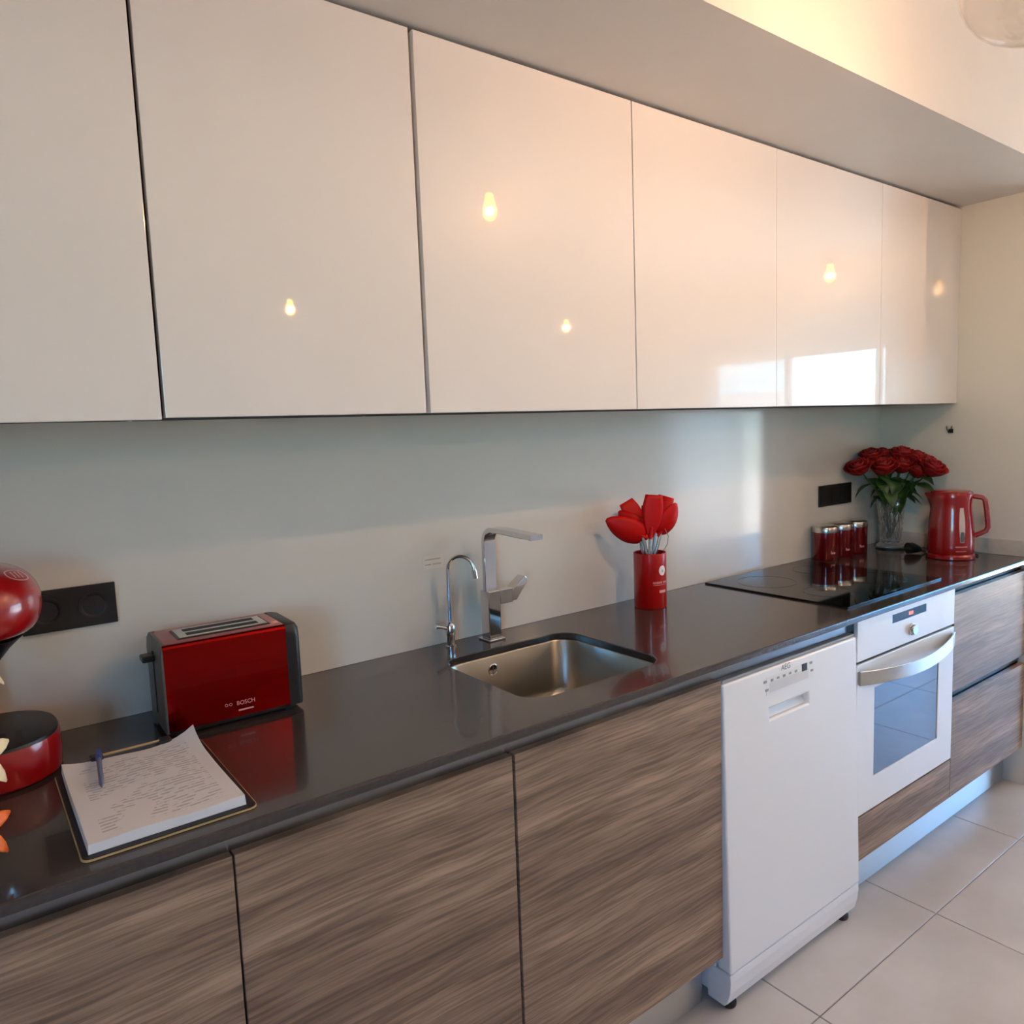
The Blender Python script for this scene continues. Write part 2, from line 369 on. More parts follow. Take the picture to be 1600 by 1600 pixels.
def wall_x(name, x, th, oy0, oy1, oz0, oz1, label, m='wall'):
    bm = new_bm()
    # panel faces -y in local space; rotate so that local x runs along world y
    panel(bm, YF, 0.0, -0.06, ZC, 0.0, th, [(oy0, oy1, oz0, oz1)], th)
    for v in bm.verts:
        lx, ly, lz = v.co; v.co = Vector((x + ly, lx, lz))
    return struct(obj(name, bm, m), label)
wall_x('wall_far', XR, 0.14, -4.3, -0.6, 0.0, 2.12, 'far end wall with wide garden glazing')
wall_x('wall_left', XL - 0.14, 0.14, -3.7, -2.5, 0.9, 2.1, 'taupe left end wall with a window', 'wall_taupe')

def window(name, x, y0, y1, z0, z1, n, label):
    w_ = thing(name, label, 'window', (x, (y0 + y1) / 2, z0)); del w_['category']; w_['kind'] = 'structure'
    hw = (y1 - y0) / 2; h = z1 - z0; f = 0.06
    bx('frame', 'frame', w_, -0.035, 0.035, -hw, -hw + f, 0, h, 0.004); bx('frame', 'frame', w_, -0.035, 0.035, hw - f, hw, 0, h, 0.004)
    bx('frame', 'frame', w_, -0.035, 0.035, -hw + f, hw - f, h - f, h, 0.004); bx('frame', 'frame', w_, -0.035, 0.035, -hw + f, hw - f, 0, f, 0.004)
    for k in range(1, n):
        yy = -hw + 2 * hw * k / n; bx('mullion', 'frame', w_, -0.03, 0.03, yy - 0.035, yy + 0.035, f, h - f, 0.004)
    for k in range(n):
        ya = -hw + 2 * hw * k / n; yb = -hw + 2 * hw * (k + 1) / n
        bx('pane', 'pane', w_, -0.004, 0.004, ya + 0.02, yb - 0.02, f * 0.6, h - f * 0.6)
    return w_
window('window_1', XR + 0.06, -4.3, -0.6, 0.0, 2.12, 4, 'wide white-framed garden glazing at the far end')
window('window_2', XL - 0.07, -3.7, -2.5, 0.9, 2.1, 2, 'white-framed window in the left end wall')
# sheer curtain over part of the garden glazing
bm = new_bm(); n = 60; a_, b_ = [], []
for i in range(n + 1):
    y = -4.35 + 1.02 * i / n; dx = 0.035 * math.sin(i * 1.05)
    a_.append((XR - 0.1 + dx, y, 0.03)); b_.append((XR - 0.1 + dx, y, 2.2))
bridge(bm, ring(bm, a_), ring(bm, b_), False)
cu = obj('sheer_curtain', bm, 'curtain', smooth='all', solid=0.002); tag(cu, 'white sheer curtain hanging at the far garden glazing', 'curtain')
rod = new_bm(); tube(rod, [(XR - 0.1, -4.5, 2.215), (XR - 0.1, -0.5, 2.215)], 0.014, 10)
tag(obj('curtain_rod', rod, 'alu', smooth=True), 'metal curtain rod above the far garden glazing', 'curtain rod')
# outside: terrace and a neighbouring low house
struct(bx('ground_outside', 'terrace', None, XR + 0.14, 40, -30, 25, -0.30, -0.03), 'pale terrace paving outside the glazing')
struct(bx('ground_outside_left', 'terrace', None, -40, XL - 0.15, -30, 25, -0.30, -0.03), 'pale paving outside the left window')
hs = thing('neighbour_house', 'low cream house beyond the terrace, seen only as a reflection', 'house', (16.0, -9.0, -0.05))
bx('house_wall', 'house', hs, 0, 6, -14, 16, 0, 2.15); bx('roof_parapet', 'upstand', hs, -0.1, 6.1, -14.1, 16.1, 2.15, 2.35)

# backsplash panel (glossy, wall to wall)
bx('backsplash_panel', 'splash', None, -3.9, -0.001, -0.006, -0.0002, 0.9005, 1.4955)
tag(bpy.data.objects['backsplash_panel'], 'glossy off-white backsplash panel between worktop and wall cabinets', 'backsplash')

# ================================================================== WALL CABINETS
DU, ZB, ZT = -0.3136, 1.4906, 2.2385
edges = [-3.55, -2.9382, -2.4304, -1.8167, -1.2154, -0.6038, 0.0]
gaps = [0.002, 0.0030, 0.0052, 0.0018, 0.0006, 0.0006, 0.0012]
labs = ['glossy white wall cabinet at the left edge of the picture', 'glossy white wall cabinet above the toaster, showing one lamp reflection',
        'glossy white wall cabinet above the filter tap and mixer, showing two lamp reflections', 'glossy white wall cabinet above the utensil pot',
        'glossy white wall cabinet above the hob, mirroring the blue sky', 'glossy white wall cabinet in the right corner above the roses']
for i in range(6):
    x0, x1 = edges[i], edges[i + 1]
    c = thing('wall_cabinet', labs[i], 'cabinet', (x0, 0, ZB), group='glossy white wall cabinets')
    W = x1 - x0; dz = -0.003 if i == 0 else 0.0
    bx('cabinet_body', 'carcass', c, 0.006, W - 0.006, DU + 0.0225, -0.0065, 0.004, ZT - ZB - 0.002)
    o = bx('door', 'lacquer', c, gaps[i], W - gaps[i + 1], DU, DU + 0.020, dz, ZT - ZB - 0.0015, 0.0009, 2)

# ================================================================== BASE UNITS
DD, ZW, ZK = -0.583, 0.849, 0.153
XS = [-3.56, -2.9535, -2.4426, -1.8356]
bl = ['grey-brown wood base cabinet at the bottom left corner under the clipboard', 'grey-brown wood base cabinet left of the sink', 'grey-brown wood base cabinet under the sink beside the dishwasher']
for i in range(3):
    x0, x1 = XS[i], XS[i + 1]; W = x1 - x0
    c = thing('base_cabinet', bl[i], 'cabinet', (x0, 0, 0), group='wood-fronted base cabinets')
    top = 0.70 if i == 2 else (0.70 if i == 1 else 0.86)
    bx('cabinet_body', 'carcass', c, 0.004, W - 0.004, DD + 0.024, -0.008, ZK + 0.004, top)
    o = bx('door', 'wood', c, 0.0016 if i else 0, W - 0.0016 - (0.003 if i == 1 else 0), DD, DD + 0.020, ZK, ZW, 0.0011, 2)
# handle rail (recessed aluminium channel) above doors and dishwasher
bm = new_bm()
prof = [(-0.583 + 0.045, 0.8815), (-0.572, 0.8815), (-0.572, 0.870), (-0.566, 0.868), (-0.566, 0.848), (-0.556, 0.838), (-0.553, 0.838), (-0.553, 0.87), (-0.538, 0.8755)]
prism(bm, [(-3.56, y, z) for y, z in prof], (-1.2402 + 3.56, 0, 0))
tag(obj('handle_rail', bm, 'alu'), 'brushed aluminium grip rail under the worktop, from the left to the dishwasher', 'rail')

# ---- oven housing + oven
XO0, XO1 = -1.2354, -0.6224
oh = thing('oven_cabinet', 'wood-fronted cabinet that houses the white oven', 'cabinet', (XO0, 0, 0))
W = XO1 - XO0
bx('side_panel', 'carcass', oh, 0.001, 0.017, DD + 0.024, -0.008, ZK + 0.004, 0.881); bx('side_panel', 'carcass', oh, W - 0.017, W - 0.001, DD + 0.024, -0.008, ZK + 0.004, 0.881)
bx('cabinet_floor', 'carcass', oh, 0.018, W - 0.018, DD + 0.024, -0.008, 0.262, 0.280)
bx('front_panel', 'wood', oh, 0.001, W - 0.001, DD, DD + 0.020, ZK, 0.288, 0.0011, 2)
ov = thing('oven', 'white built-in oven with steel bow handle and dark glass window', 'oven', (XO0, 0, 0))
bx('oven_body', 'greyplastic', ov, 0.019, W - 0.019, DD + 0.022, -0.05, 0.2815, 0.872)
bm = new_bm(); panel(bm, 0.002, W - 0.003, 0.7595, 0.8795, DD - 0.002, 0.022, [(0.199, 0.412, 0.8355, 0.8615)], 0.004)
cp = obj('control_panel', bm, 'white', ov, bevel=0.0012)
bx('display', 'blackgloss', cp, 0.2, 0.411, DD - 0.0012, DD + 0.0015, 0.8365, 0.8605)
for k, (a, b) in enumerate(((0.300, 0.306), (0.309, 0.315), (0.320, 0.326))): bx('display_digit', 'led', cp, a, b, DD - 0.0017, DD - 0.0013, 0.844, 0.854)
bm = new_bm(); lathe(bm, [(0.019, 0), (0.019, 0.004), (0.0165, 0.006), (0.0155, 0.012), (0.0145, 0.0135)], 28)
obj('control_knob', bm, 'chrome', ov, (0.316, DD - 0.002, 0.797), (PI / 2, 0, 0), smooth=True)
od = bx('door_seal', 'seam', ov, 0.006, W - 0.006, DD + 0.004, DD + 0.02, 0.296, 0.758)
bm = new_bm(); panel(bm, 0.002, W - 0.003, 0.2955, 0.7505, DD - 0.002, 0.024, [(0.1, 0.505, 0.394, 0.664)], 0.006)
dr = obj('oven_door', bm, 'white', ov, bevel=0.0012)
bx('window_glass', 'ovenglass', dr, 0.1005, 0.5045, DD + 0.0005, DD + 0.0035, 0.3945, 0.6635)
# thin shelf line seen through the glass
bm = new_bm(); N_ = 18; pts = []
for k in range(N_ + 1):
    t = k / N_; x = 0.006 + t * (W - 0.018); bow = 0.005 + 0.040 * math.sin(PI * t) ** 0.8
    pts.append((x, DD - 0.002 - bow, 0.713 - 0.012 * math.sin(PI * t)))
sweep(bm, pts, (0, 0, 1), 0.042, 0.006, 0.0015)
for xx in (0.006, W - 0.026): box(bm, xx, xx + 0.013, DD - 0.008, DD - 0.002, 0.694, 0.732, 0.001)
obj('handle', bm, 'steel', dr, smooth=True)
bx('maker_mark', 'print', dr, 0.300, 0.310, DD - 0.0026, DD - 0.0021, 0.340, 0.356, 0)

# ---- drawer unit
du = thing('drawer_unit', 'grey-brown wood drawer unit with two deep drawers at the right end', 'drawer unit', (XO1, 0, 0))
W = -XO1
bx('cabinet_body', 'carcass', du, 0.004, W - 0.004, DD + 0.045, -0.008, ZK + 0.004, 0.881)
bx('drawer_front', 'wood', du, 0.0012, W - 0.0015, DD, DD + 0.020, 0.523, 0.853, 0.0011)
bx('drawer_front', 'wood', du, 0.0012, W - 0.0015, DD, DD + 0.020, ZK, 0.488, 0.0011)
for z0 in (0.485, 0.850):
    bm = new_bm(); h = 0.04 if z0 < 0.6 else 0.0315
    prism(bm, [(0.002, y, z) for y, z in ((DD + 0.044, z0 + h), (DD + 0.012, z0 + h), (DD + 0.012, z0 + h - 0.006), (DD + 0.02, z0 + h - 0.01), (DD + 0.024, z0), (DD + 0.044, z0))], (W - 0.004, 0, 0))
    obj('grip_rail', bm, 'alu', du)

# ---- plinths
for x0, x1, lb in ((-3.56, -1.842, 'brushed metal plinth under the left base cabinets'), (-1.232, -0.001, 'brushed metal plinth under the oven and drawers, mirroring the daylight')):
    bm = new_bm(); box(bm, x0, x1, -0.521, -0.505, 0.0005, ZK - 0.001, 0.0008, 1)
    tag(obj('plinth', bm, 'plinth'), lb, 'plinth', 'metal plinths')

# ---- dishwasher
dw = thing('dishwasher', 'white freestanding dishwasher standing slightly proud of the wood cabinets', 'dishwasher', (-1.832, 0, 0))
W = 0.594
bx('dishwasher_body', 'whiteplastic', dw, 0.002, W - 0.002, -0.553, -0.02, 0.035, 0.834, 0.003)
bm = new_bm(); panel(bm, 0.0, W, 0.112, 0.836, 0.0, 0.04, [(0.180, 0.352, 0.705, 0.734)], 0.022)
for v in bm.verts: v.co.y += -0.602 + (v.co.z - 0.112) / 0.724 * 0.018   # the door leans back towards the top
dd = obj('dishwasher_door', bm, 'white', dw, bevel=0.005, bseg=3)
fy = lambda z: -0.602 + (z - 0.112) / 0.724 * 0.018
bm = new_bm(); prism(bm, [(0.182, fy(0.732) + 0.0215, 0.7325), (0.182, fy(0.707) + 0.0215, 0.7065), (0.182, fy(0.707) + 0.010, 0.7065), (0.182, fy(0.72) + 0.019, 0.722)], (0.168, 0, 0))
obj('handle_pocket', bm, 'whiteplastic', dd)
def lab(x0, x1, z0, z1, m, nm, par=None, d=0.0007):
    bm = new_bm(); pts = [(x0, fy(z0) - 0.0002, z0), (x1, fy(z0) - 0.0002, z0), (x1, fy(z1) - 0.0002, z1), (x0, fy(z1) - 0.0002, z1)]
    prism(bm, pts, (0, -d, 0)); return obj(nm, bm, m, par or dd)
pl_ = lab(0.168, 0.376, 0.770, 0.815, 'whiteplastic', 'control_strip')
lab(0.182, 0.352, 0.7745, 0.8005, mat('programme_card', srgb(214, 215, 214), 0.5), 'programme_card', d=0.0011)
lab(0.322, 0.346, 0.797, 0.816, 'black', 'display', d=0.0013)
for k in range(5): lab(0.186 + k * 0.026, 0.197 + k * 0.026, 0.8015 + 0.001 * (k % 2), 0.808, 'greyplastic', 'programme_symbol', d=0.0012)
for x, z in ((0.158, 0.803), (0.164, 0.781), (0.358, 0.809), (0.362, 0.788)): lab(x, x + 0.012, z, z + 0.006, 'greyplastic', 'button_symbol', d=0.0012)
text('brand_mark', 'AEG', 0.021, 'printgrey', dd, lambda u, v: (0.232 + u, fy(0.82 + v) - 0.0006, 0.8195 + v))
bm = new_bm(); prism(bm, [(0.001, y, z) for y, z in ((-0.600, 0.1085), (-0.601, 0.09), (-0.598, 0.06), (-0.590, 0.030), (-0.580, 0.019), (-0.53, 0.019), (-0.53, 0.1085))], (W - 0.002, 0, 0))
obj('kick_panel', bm, 'white', dw, bevel=0.002)
bx('top_edge', 'greyplastic', dw, 0.004, W - 0.004, -0.580, -0.545, 0.8365, 0.845, 0.002)
for x in (0.035, W - 0.035):
    bm = new_bm(); lathe(bm, [(0.017, 0), (0.019, 0.004), (0.019, 0.012), (0.009, 0.016), (0.009, 0.034)], 20)
    obj('foot', bm, 'black', dw, (x, -0.568, 0.0), smooth=True)
for x in (0.035, W - 0.035):
    bm = new_bm(); lathe(bm, [(0.017, 0), (0.019, 0.004), (0.019, 0.012), (0.009, 0.016), (0.009, 0.034)], 20)
    obj('foot', bm, 'black', dw, (x, -0.07, 0.0), smooth=True)
struct(bx('trim_1', 'alu', None, -1.2402, -1.2362, -0.576, -0.52, 0.154, 0.8815), 'thin grey filler strip between dishwasher and oven')

# ================================================================== WORKTOP
SX0, SX1, SY0, SY1 = -2.332, -1.928, -0.498, -0.136
bm = new_bm()
def wring(i, z): return ring(bm, [(-3.9, -0.598 + i, z), (-0.001, -0.598 + i, z), (-0.001, -0.0005, z), (-3.9, -0.0005, z)])
def hring(o_, z): return ring(bm, rrect(SX0 - o_, SX1 + o_, SY0 - o_, SY1 + o_, 0.058 + o_, z, 8))
W_ = [wring(0.004, 0.9), wring(0.0012, 0.8988), wring(0.0, 0.896), wring(0.0, 0.8855), wring(0.002, 0.8825)]
H_ = [hring(0.002, 0.9), hring(0.0006, 0.8994), hring(0.0, 0.898), hring(0.0, 0.8825)]
for p, q in list(zip(W_, W_[1:])) + list(zip(H_, H_[1:])): bridge(bm, p, q)
for p, q in ((W_[0], H_[0]), (W_[-1], H_[-1])):
    es = [bm.edges.get((r[i], r[(i + 1) % len(r)])) for r in (p, q) for i in range(len(r))]
    bmesh.ops.triangle_fill(bm, edges=es, use_beauty=True)
wt = obj('worktop', bm, 'counter')
tag(wt, 'long dark polished stone worktop with a cut-out for the sink', 'worktop')
us = bx('upstand', 'upstand', None, -0.013, -0.0005, -0.598, -0.0065, 0.9005, 0.959, 0.001)
tag(us, 'low pale upstand strip along the right return wall', 'upstand')

# ---- sink
sk = thing('sink', 'undermounted square stainless steel sink with rounded corners', 'sink', ((SX0 + SX1) / 2, (SY0 + SY1) / 2, 0.882))
hx, hy = (SX1 - SX0) / 2, (SY1 - SY0) / 2
bm = new_bm(); rings = []
for (o_, z, r) in ((0.02, -0.0002, 0.07), (0.003, -0.0002, 0.06), (0.001, -0.004, 0.06), (-0.004, -0.13, 0.062), (-0.012, -0.150, 0.062), (-0.03, -0.162, 0.06), (-0.07, -0.167, 0.05), (-0.14, -0.171, 0.02)):
    rings.append(ring(bm, rrect(-hx - o_, hx + o_, -hy - o_, hy + o_, r, z, 8)))
for a, b in zip(rings, rings[1:]): bridge(bm, a, b)
bm.faces.new(rings[-1])
obj('basin', bm, 'sink', sk, smooth='all', solid=0.0012)
bm = new_bm(); lathe(bm, [(0.0, 0.002), (0.012, 0.003), (0.03, 0.002), (0.042, 0.004), (0.045, 0.001), (0.045, 0.0)], 28, cap=False)
obj('drain', bm, 'chrome', sk, (0, 0, -0.1695), smooth=True)
of = new_bm(); lathe(of, [(0.0145, 0.0), (0.0155, 0.003), (0.013, 0.0045), (0.0115, 0.003), (0.011, 0.0)], 24, cap=False)
oo = obj('overflow_ring', of, 'chrome', sk, (-0.045, hy - 0.0005, -0.036), (PI / 2, 0, 0), smooth=True)
of = new_bm(); lathe(of, [(0.0, 0.001), (0.0112, 0.001), (0.0112, 0.0)], 20, cap=False); obj('overflow_hole', of, 'black', oo)
of = new_bm(); box(of, -0.0105, 0.0105, -0.0012, 0.0012, 0.001, 0.0028); box(of, -0.0012, 0.0012, -0.0105, 0.0105, 0.001, 0.0028); obj('overflow_bars', of, 'chrome', oo)

# ---- hob
hb = thing('hob', 'black glass induction hob set in the worktop', 'hob', (-0.905, -0.279, 0.9))
bm = new_bm(); box(bm, -0.292, 0.292, -0.257, 0.257, 0.0002, 0.0056, 0.0007, 1); obj('glass_top', bm, 'hobglass', hb)
for x, y, rr in ((-0.145, 0.115, 0.095), (0.145, 0.115, 0.075), (-0.145, -0.11, 0.075), (0.145, -0.11, 0.095)):
    bm = new_bm(); lathe(bm, [(rr, 0.0), (rr, 0.0004), (rr + 0.0014, 0.0004), (rr + 0.0014, 0.0)], 48, cap=False)
    obj('cooking_zone', bm, 'hobring', hb, (x, y, 0.0056))
bm = new_bm(); box(bm, -0.06, 0.06, -0.242, -0.226, 0.0056, 0.0059); obj('touch_strip', bm, 'hobring', hb)

# ---- mixer tap
mx = thing('mixer_tap', 'tall square chrome mixer tap with flat spout behind the sink', 'tap', (-2.124, -0.066, 0.9))
bm = new_bm(); box(bm, -0.026, 0.026, -0.026, 0.026, 0.0002, 0.006, 0.0015); obj('base_plate', bm, 'chrome', mx)
bm = new_bm(); box(bm, -0.019, 0.019, -0.019, 0.019, 0.006, 0.133, 0.002); obj('column', bm, 'chrome', mx)
bm = new_bm(); box(bm, 0.0195, 0.060, -0.019, 0.019, 0.094, 0.133, 0.002); obj('valve_arm', bm, 'chrome', mx)
bm = new_bm(); prism(bm, [(0.0605, -0.017, 0.097), (0.074, -0.017, 0.0975), (0.110, -0.017, 0.140), (0.110, -0.017, 0.152), (0.105, -0.017, 0.158), (0.0605, -0.017, 0.126)], (0, 0.034, 0))
obj('lever', bm, 'chrome', mx, bevel=0.0012)
pts = [(0, 0, 0.133), (0, 0, 0.26)] + [(0, -0.034 + 0.034 * math.cos(a), 0.262 + 0.034 * math.sin(a)) for a in [PI / 2 * k / 8 for k in range(1, 9)]] + [(0, -0.08, 0.2965), (0, -0.205, 0.291)]
bm = new_bm(); sweep(bm, pts, (1, 0, 0), 0.036, 0.013, 0.0012); obj('spout', bm, 'chrome', mx, smooth=True)
# ---- filter tap
ft = thing('filter_tap', 'slim chrome gooseneck filter tap left of the mixer', 'tap', (-2.242, -0.05, 0.9))
bm = new_bm(); lathe(bm, [(0.014, 0.0002), (0.014, 0.004), (0.011, 0.006), (0.011, 0.030), (0.0125, 0.034), (0.0125, 0.056), (0.010, 0.062), (0.006, 0.066)], 24); obj('valve_body', bm, 'chrome', ft, smooth=True)
dx, dy = 0.58, -0.815
rr = 0.036; pts = [(0, 0, 0.06), (0, 0, 0.12), (0, 0, 0.201)]
for k in range(1, 13):
    a = PI * 0.93 * k / 12; d = rr * (1 - math.cos(a)); pts.append((dx * d, dy * d, 0.201 + rr * math.sin(a)))
e = pts[-1]; pts.append((e[0] + dx * 0.003, e[1] + dy * 0.003, e[2] - 0.016))
bm = new_bm(); tube(bm, pts, 0.0047, 12); obj('gooseneck', bm, 'chrome', ft, smooth=True)
bm = new_bm(); e = Vector(pts[-1]); tube(bm, [e + Vector((-dx * 0.002, -dy * 0.002, 0.01)), e + Vector((dx * 0.001, dy * 0.001, -0.012))], 0.0068, 12); obj('nozzle', bm, 'chrome', ft, smooth=True)
bm = new_bm(); tube(bm, [(-0.008, 0.0, 0.050), (-0.028, 0.0, 0.057), (-0.043, 0.0, 0.061)], [0.005, 0.0045, 0.006], 10); obj('lever', bm, 'chrome', ft, smooth=True)

# ================================================================== SOCKETS, STICKER, HOOK
def socket_plate(name, label, x0, x1, z0, z1, n, holes):
    t = thing(name, label, 'socket', ((x0 + x1) / 2, -0.006, (z0 + z1) / 2), group='black socket plates on the backsplash')
    W = x1 - x0; H = z1 - z0
    bx('cover_plate', 'black', t, -W / 2, W / 2, -0.008, -0.0003, -H / 2, H / 2, 0.0012)
    for k in range(n):
        cx = -W / 2 + W * (k + 0.5) / n
        bm = new_bm()
        if holes:
            lathe(bm, [(0.027, 0), (0.027, 0.0012), (0.0215, 0.0012), (0.0195, -0.0)], 32, cap=False)
            s = obj('socket_insert', bm, 'black', t, (cx, -0.008, 0), (PI / 2, 0, 0), smooth=True)
            bm = new_bm(); lathe(bm, [(0.0, 0.0003), (0.0195, 0.0003), (0.0195, 0.0)], 28, cap=False); obj('socket_well', bm, 'seam', s)
            for q in (-0.0095, 0.0095):
                bm = new_bm(); lathe(bm, [(0.0026, 0.0002), (0.0026, 0.0008)], 10); obj('pin_hole', bm, 'seam', s, (q, 0, 0.0))
        else:
            box(bm, cx - 0.034, cx + 0.034, -0.0105, -0.008, -0.032, 0.032, 0.001); obj('blank_module', bm, 'black', t)
    return t
socket_plate('socket_plate', 'black double wall socket beside the red coffee machine', -3.151, -2.991, 1.099, 1.1795, 2, True)
socket_plate('socket_plate', 'black triple switch and socket plate above the canisters', -0.476, -0.239, 1.0985, 1.183, 3, False)
st = thing('sticker', 'small pale sticker with two lines of print on the backsplash', 'sticker', (-2.2575, -0.0063, 1.119))
bx('sticker_sheet', 'sticker', st, -0.0305, 0.0305, -0.0006, 0.0, -0.017, 0.017)
for x0, x1, z in ((-0.025, 0.022, 0.006), (-0.025, -0.006, -0.007), (-0.002, 0.024, -0.007)): bx('print_line', 'printfaint', st, x0, x1, -0.0008, -0.0006, z, z + 0.0028)
hk = thing('wall_hook', 'small dark wire hook on the right return wall', 'hook', (0, -0.295, 1.385))
bm = new_bm(); box(bm, -0.004, -0.0003, -0.009, 0.009, -0.012, 0.004, 0.001); obj('hook_plate', bm, 'black', hk)
for s in (-1, 1):
    bm = new_bm(); tube(bm, [(-0.004, 0, -0.008), (-0.013, s * 0.003, -0.011), (-0.018, s * 0.007, 0.002), (-0.017, s * 0.010, 0.016)], 0.0017, 8); obj('prong', bm, 'black', hk, smooth=True)

# ================================================================== TOASTER
to = thing('toaster', 'red metallic two-slot toaster with black ends against the backsplash', 'toaster', (-2.826, -0.130, 0.9), math.radians(-1.5))
LX, LY = 0.128, 0.072
def shell(x0, x1, ly, z0, z1, m, nm, par, r=0.02):
    bm = new_bm(); prof = [(-ly, z0), (ly, z0), (ly, z1 - r)]
    for k in range(1, 7):
        a = PI / 2 * k / 6; prof.append((ly - r + r * math.cos(a), z1 - r + r * math.sin(a)))
    for k in range(0, 6):
        a = PI / 2 + PI / 2 * k / 6; prof.append((-ly + r + r * math.cos(a), z1 - r + r * math.sin(a)))
    prof.append((-ly, z1 - r))
    prism(bm, [(x0, y, z) for y, z in prof], (x1 - x0, 0, 0)); return obj(nm, bm, m, par, smooth=True)
shell(-0.123, 0.105, LY, 0.014, 0.178, 'redmetal', 'body_shell', to, 0.009)
def endcap(xi, xo, m, nm):
    """end cap from the shell (xi) out to xo, outer vertical corners and top edge rounded"""
    sg = 1 if xo > xi else -1; bm = new_bm(); rings = []
    for z, s_ in ((0.011, 0.0), (0.150, 0.0), (0.168, 0.0015), (0.1755, 0.006), (0.1785, 0.014)):
        ly = LY + 0.0008 - s_ * 0.7; xx = xo - sg * s_ * 0.8; c = min(0.014, abs(xx - xi) * 0.9)
        o = [(xi, -ly, z)]
        for k in range(5):
            t = PI / 2 * k / 4; o.append((xx - sg * c * (1 - math.sin(t)), -ly + c * (1 - math.cos(t)), z))
        for k in range(5):
            t = PI / 2 * k / 4; o.append((xx - sg * c * (1 - math.cos(t)), ly - c * (1 - math.sin(t)), z))
        o.append((xi, ly, z)); rings.append(ring(bm, o))
    for p, q in zip(rings, rings[1:]): bridge(bm, p, q)
    bm.faces.new(rings[0][::-1]); bm.faces.new(rings[-1])
    return obj(nm, bm, m, to, smooth=True)
endcap(-0.1231, -0.128, 'taupe', 'end_cap')
endcap(0.105, 0.135, 'black', 'end_cap')
bm = new_bm(); box(bm, -0.120, 0.118, -LY + 0.006, LY - 0.006, 0.004, 0.0145, 0.002); obj('underside', bm, 'black', to)
for x in (-0.10, 0.105):
    for y in (-0.052, 0.052):
        bm = new_bm(); lathe(bm, [(0.009, 0.0003), (0.009, 0.0045)], 14); obj('foot', bm, 'black', to, (x, y, 0))
bm = new_bm(); box(bm, -0.090, 0.086, -0.040, 0.040, 0.1770, 0.1795, 0.001); obj('slot_surround', bm, 'black', to)
bm = new_bm(); box(bm, -0.085, 0.081, -0.035, 0.035, 0.1790, 0.1808, 0.0006); sl = obj('slot_plate', bm, 'satin', to)
for y in (-0.017, 0.017):
    bm = new_bm(); box(bm, -0.070, 0.066, y - 0.010, y + 0.010, 0.1803, 0.1813); obj('bread_slot', bm, 'seam', sl)
bm = new_bm(); box(bm, -0.150, -0.1275, -0.016, 0.016, 0.138, 0.150, 0.003); lv = obj('lever', bm, 'black', to)
bm = new_bm(); box(bm, -0.1295, -0.1268, -0.004, 0.004, 0.035, 0.155); obj('lever_slot', bm, 'seam', to)
bm = new_bm(); box(bm, 0.1345, 0.140, -0.006, 0.006, 0.135, 0.143, 0.002); obj('rack_hook', bm, 'black', to)
TF = -LY - 0.0006
text('brand_lettering', 'BOSCH', 0.0115, 'printdim', to, lambda u, v: (0.0 + u * 0.95, TF, 0.0365 + v))
for x in (-0.019, -0.011):
    bm = new_bm(); lathe(bm, [(0.0030, 0), (0.0030, 0.0005), (0.0021, 0.0005), (0.0021, 0.0)], 16, cap=False); obj('brand_emblem', bm, 'printdim', to, (x, TF + 0.0003, 0.041), (PI / 2, 0, 0))
bx('print_line', 'printdim', to, 0.003, 0.032, TF, TF + 0.0003, 0.0245, 0.0275)

# ================================================================== COFFEE MACHINE
cm = thing('coffee_machine', 'red pod coffee machine with rounded head at the left edge', 'coffee machine', (-3.222, -0.150, 0.9))
def oval(rx, ry, cy=0.0, n=40, p=2.3):
    o = []
    for i in range(n):
        a = 2 * PI * i / n; c, s = math.cos(a), math.sin(a)
        o.append((rx * math.copysign(abs(c) ** (2 / p), c), cy + ry * math.copysign(abs(s) ** (2 / p), s)))
    return o
def loft(prof, m, nm, par, n=40, p=2.3, cap=True):
    bm = new_bm(); rings = [ring(bm, [(x, y, z) for x, y in oval(rx, ry, cy, n, p)]) for rx, ry, cy, z in prof]
    for a, b in zip(rings, rings[1:]): bridge(bm, a, b)
    if cap: bm.faces.new(rings[0][::-1]); bm.faces.new(rings[-1])
    return obj(nm, bm, m, par, smooth=True)
loft([(0.097, 0.104, 0.0, 0.0008), (0.103, 0.110, 0.0, 0.006), (0.1045, 0.1115, 0.0, 0.03), (0.104, 0.111, 0.0, 0.062), (0.1025, 0.1095, 0.0, 0.068)], 'redmachine', 'base', cm)
dt = loft([(0.1015, 0.1085, 0.0, 0.068), (0.100, 0.107, 0.0, 0.0725), (0.097, 0.104, 0.0, 0.0735)], 'black', 'drip_tray', cm)
for k in range(5): bx('tray_slot', 'seam', dt, -0.05 + k * 0.022, -0.042 + k * 0.022, -0.085, -0.02, 0.0735, 0.0741)
rc = loft([(0.040, 0.040, 0.062, 0.0738), (0.034, 0.036, 0.064, 0.14), (0.036, 0.038, 0.062, 0.20), (0.045, 0.050, 0.05, 0.25)], 'black', 'rear_column', cm); rc.location.x = -0.052
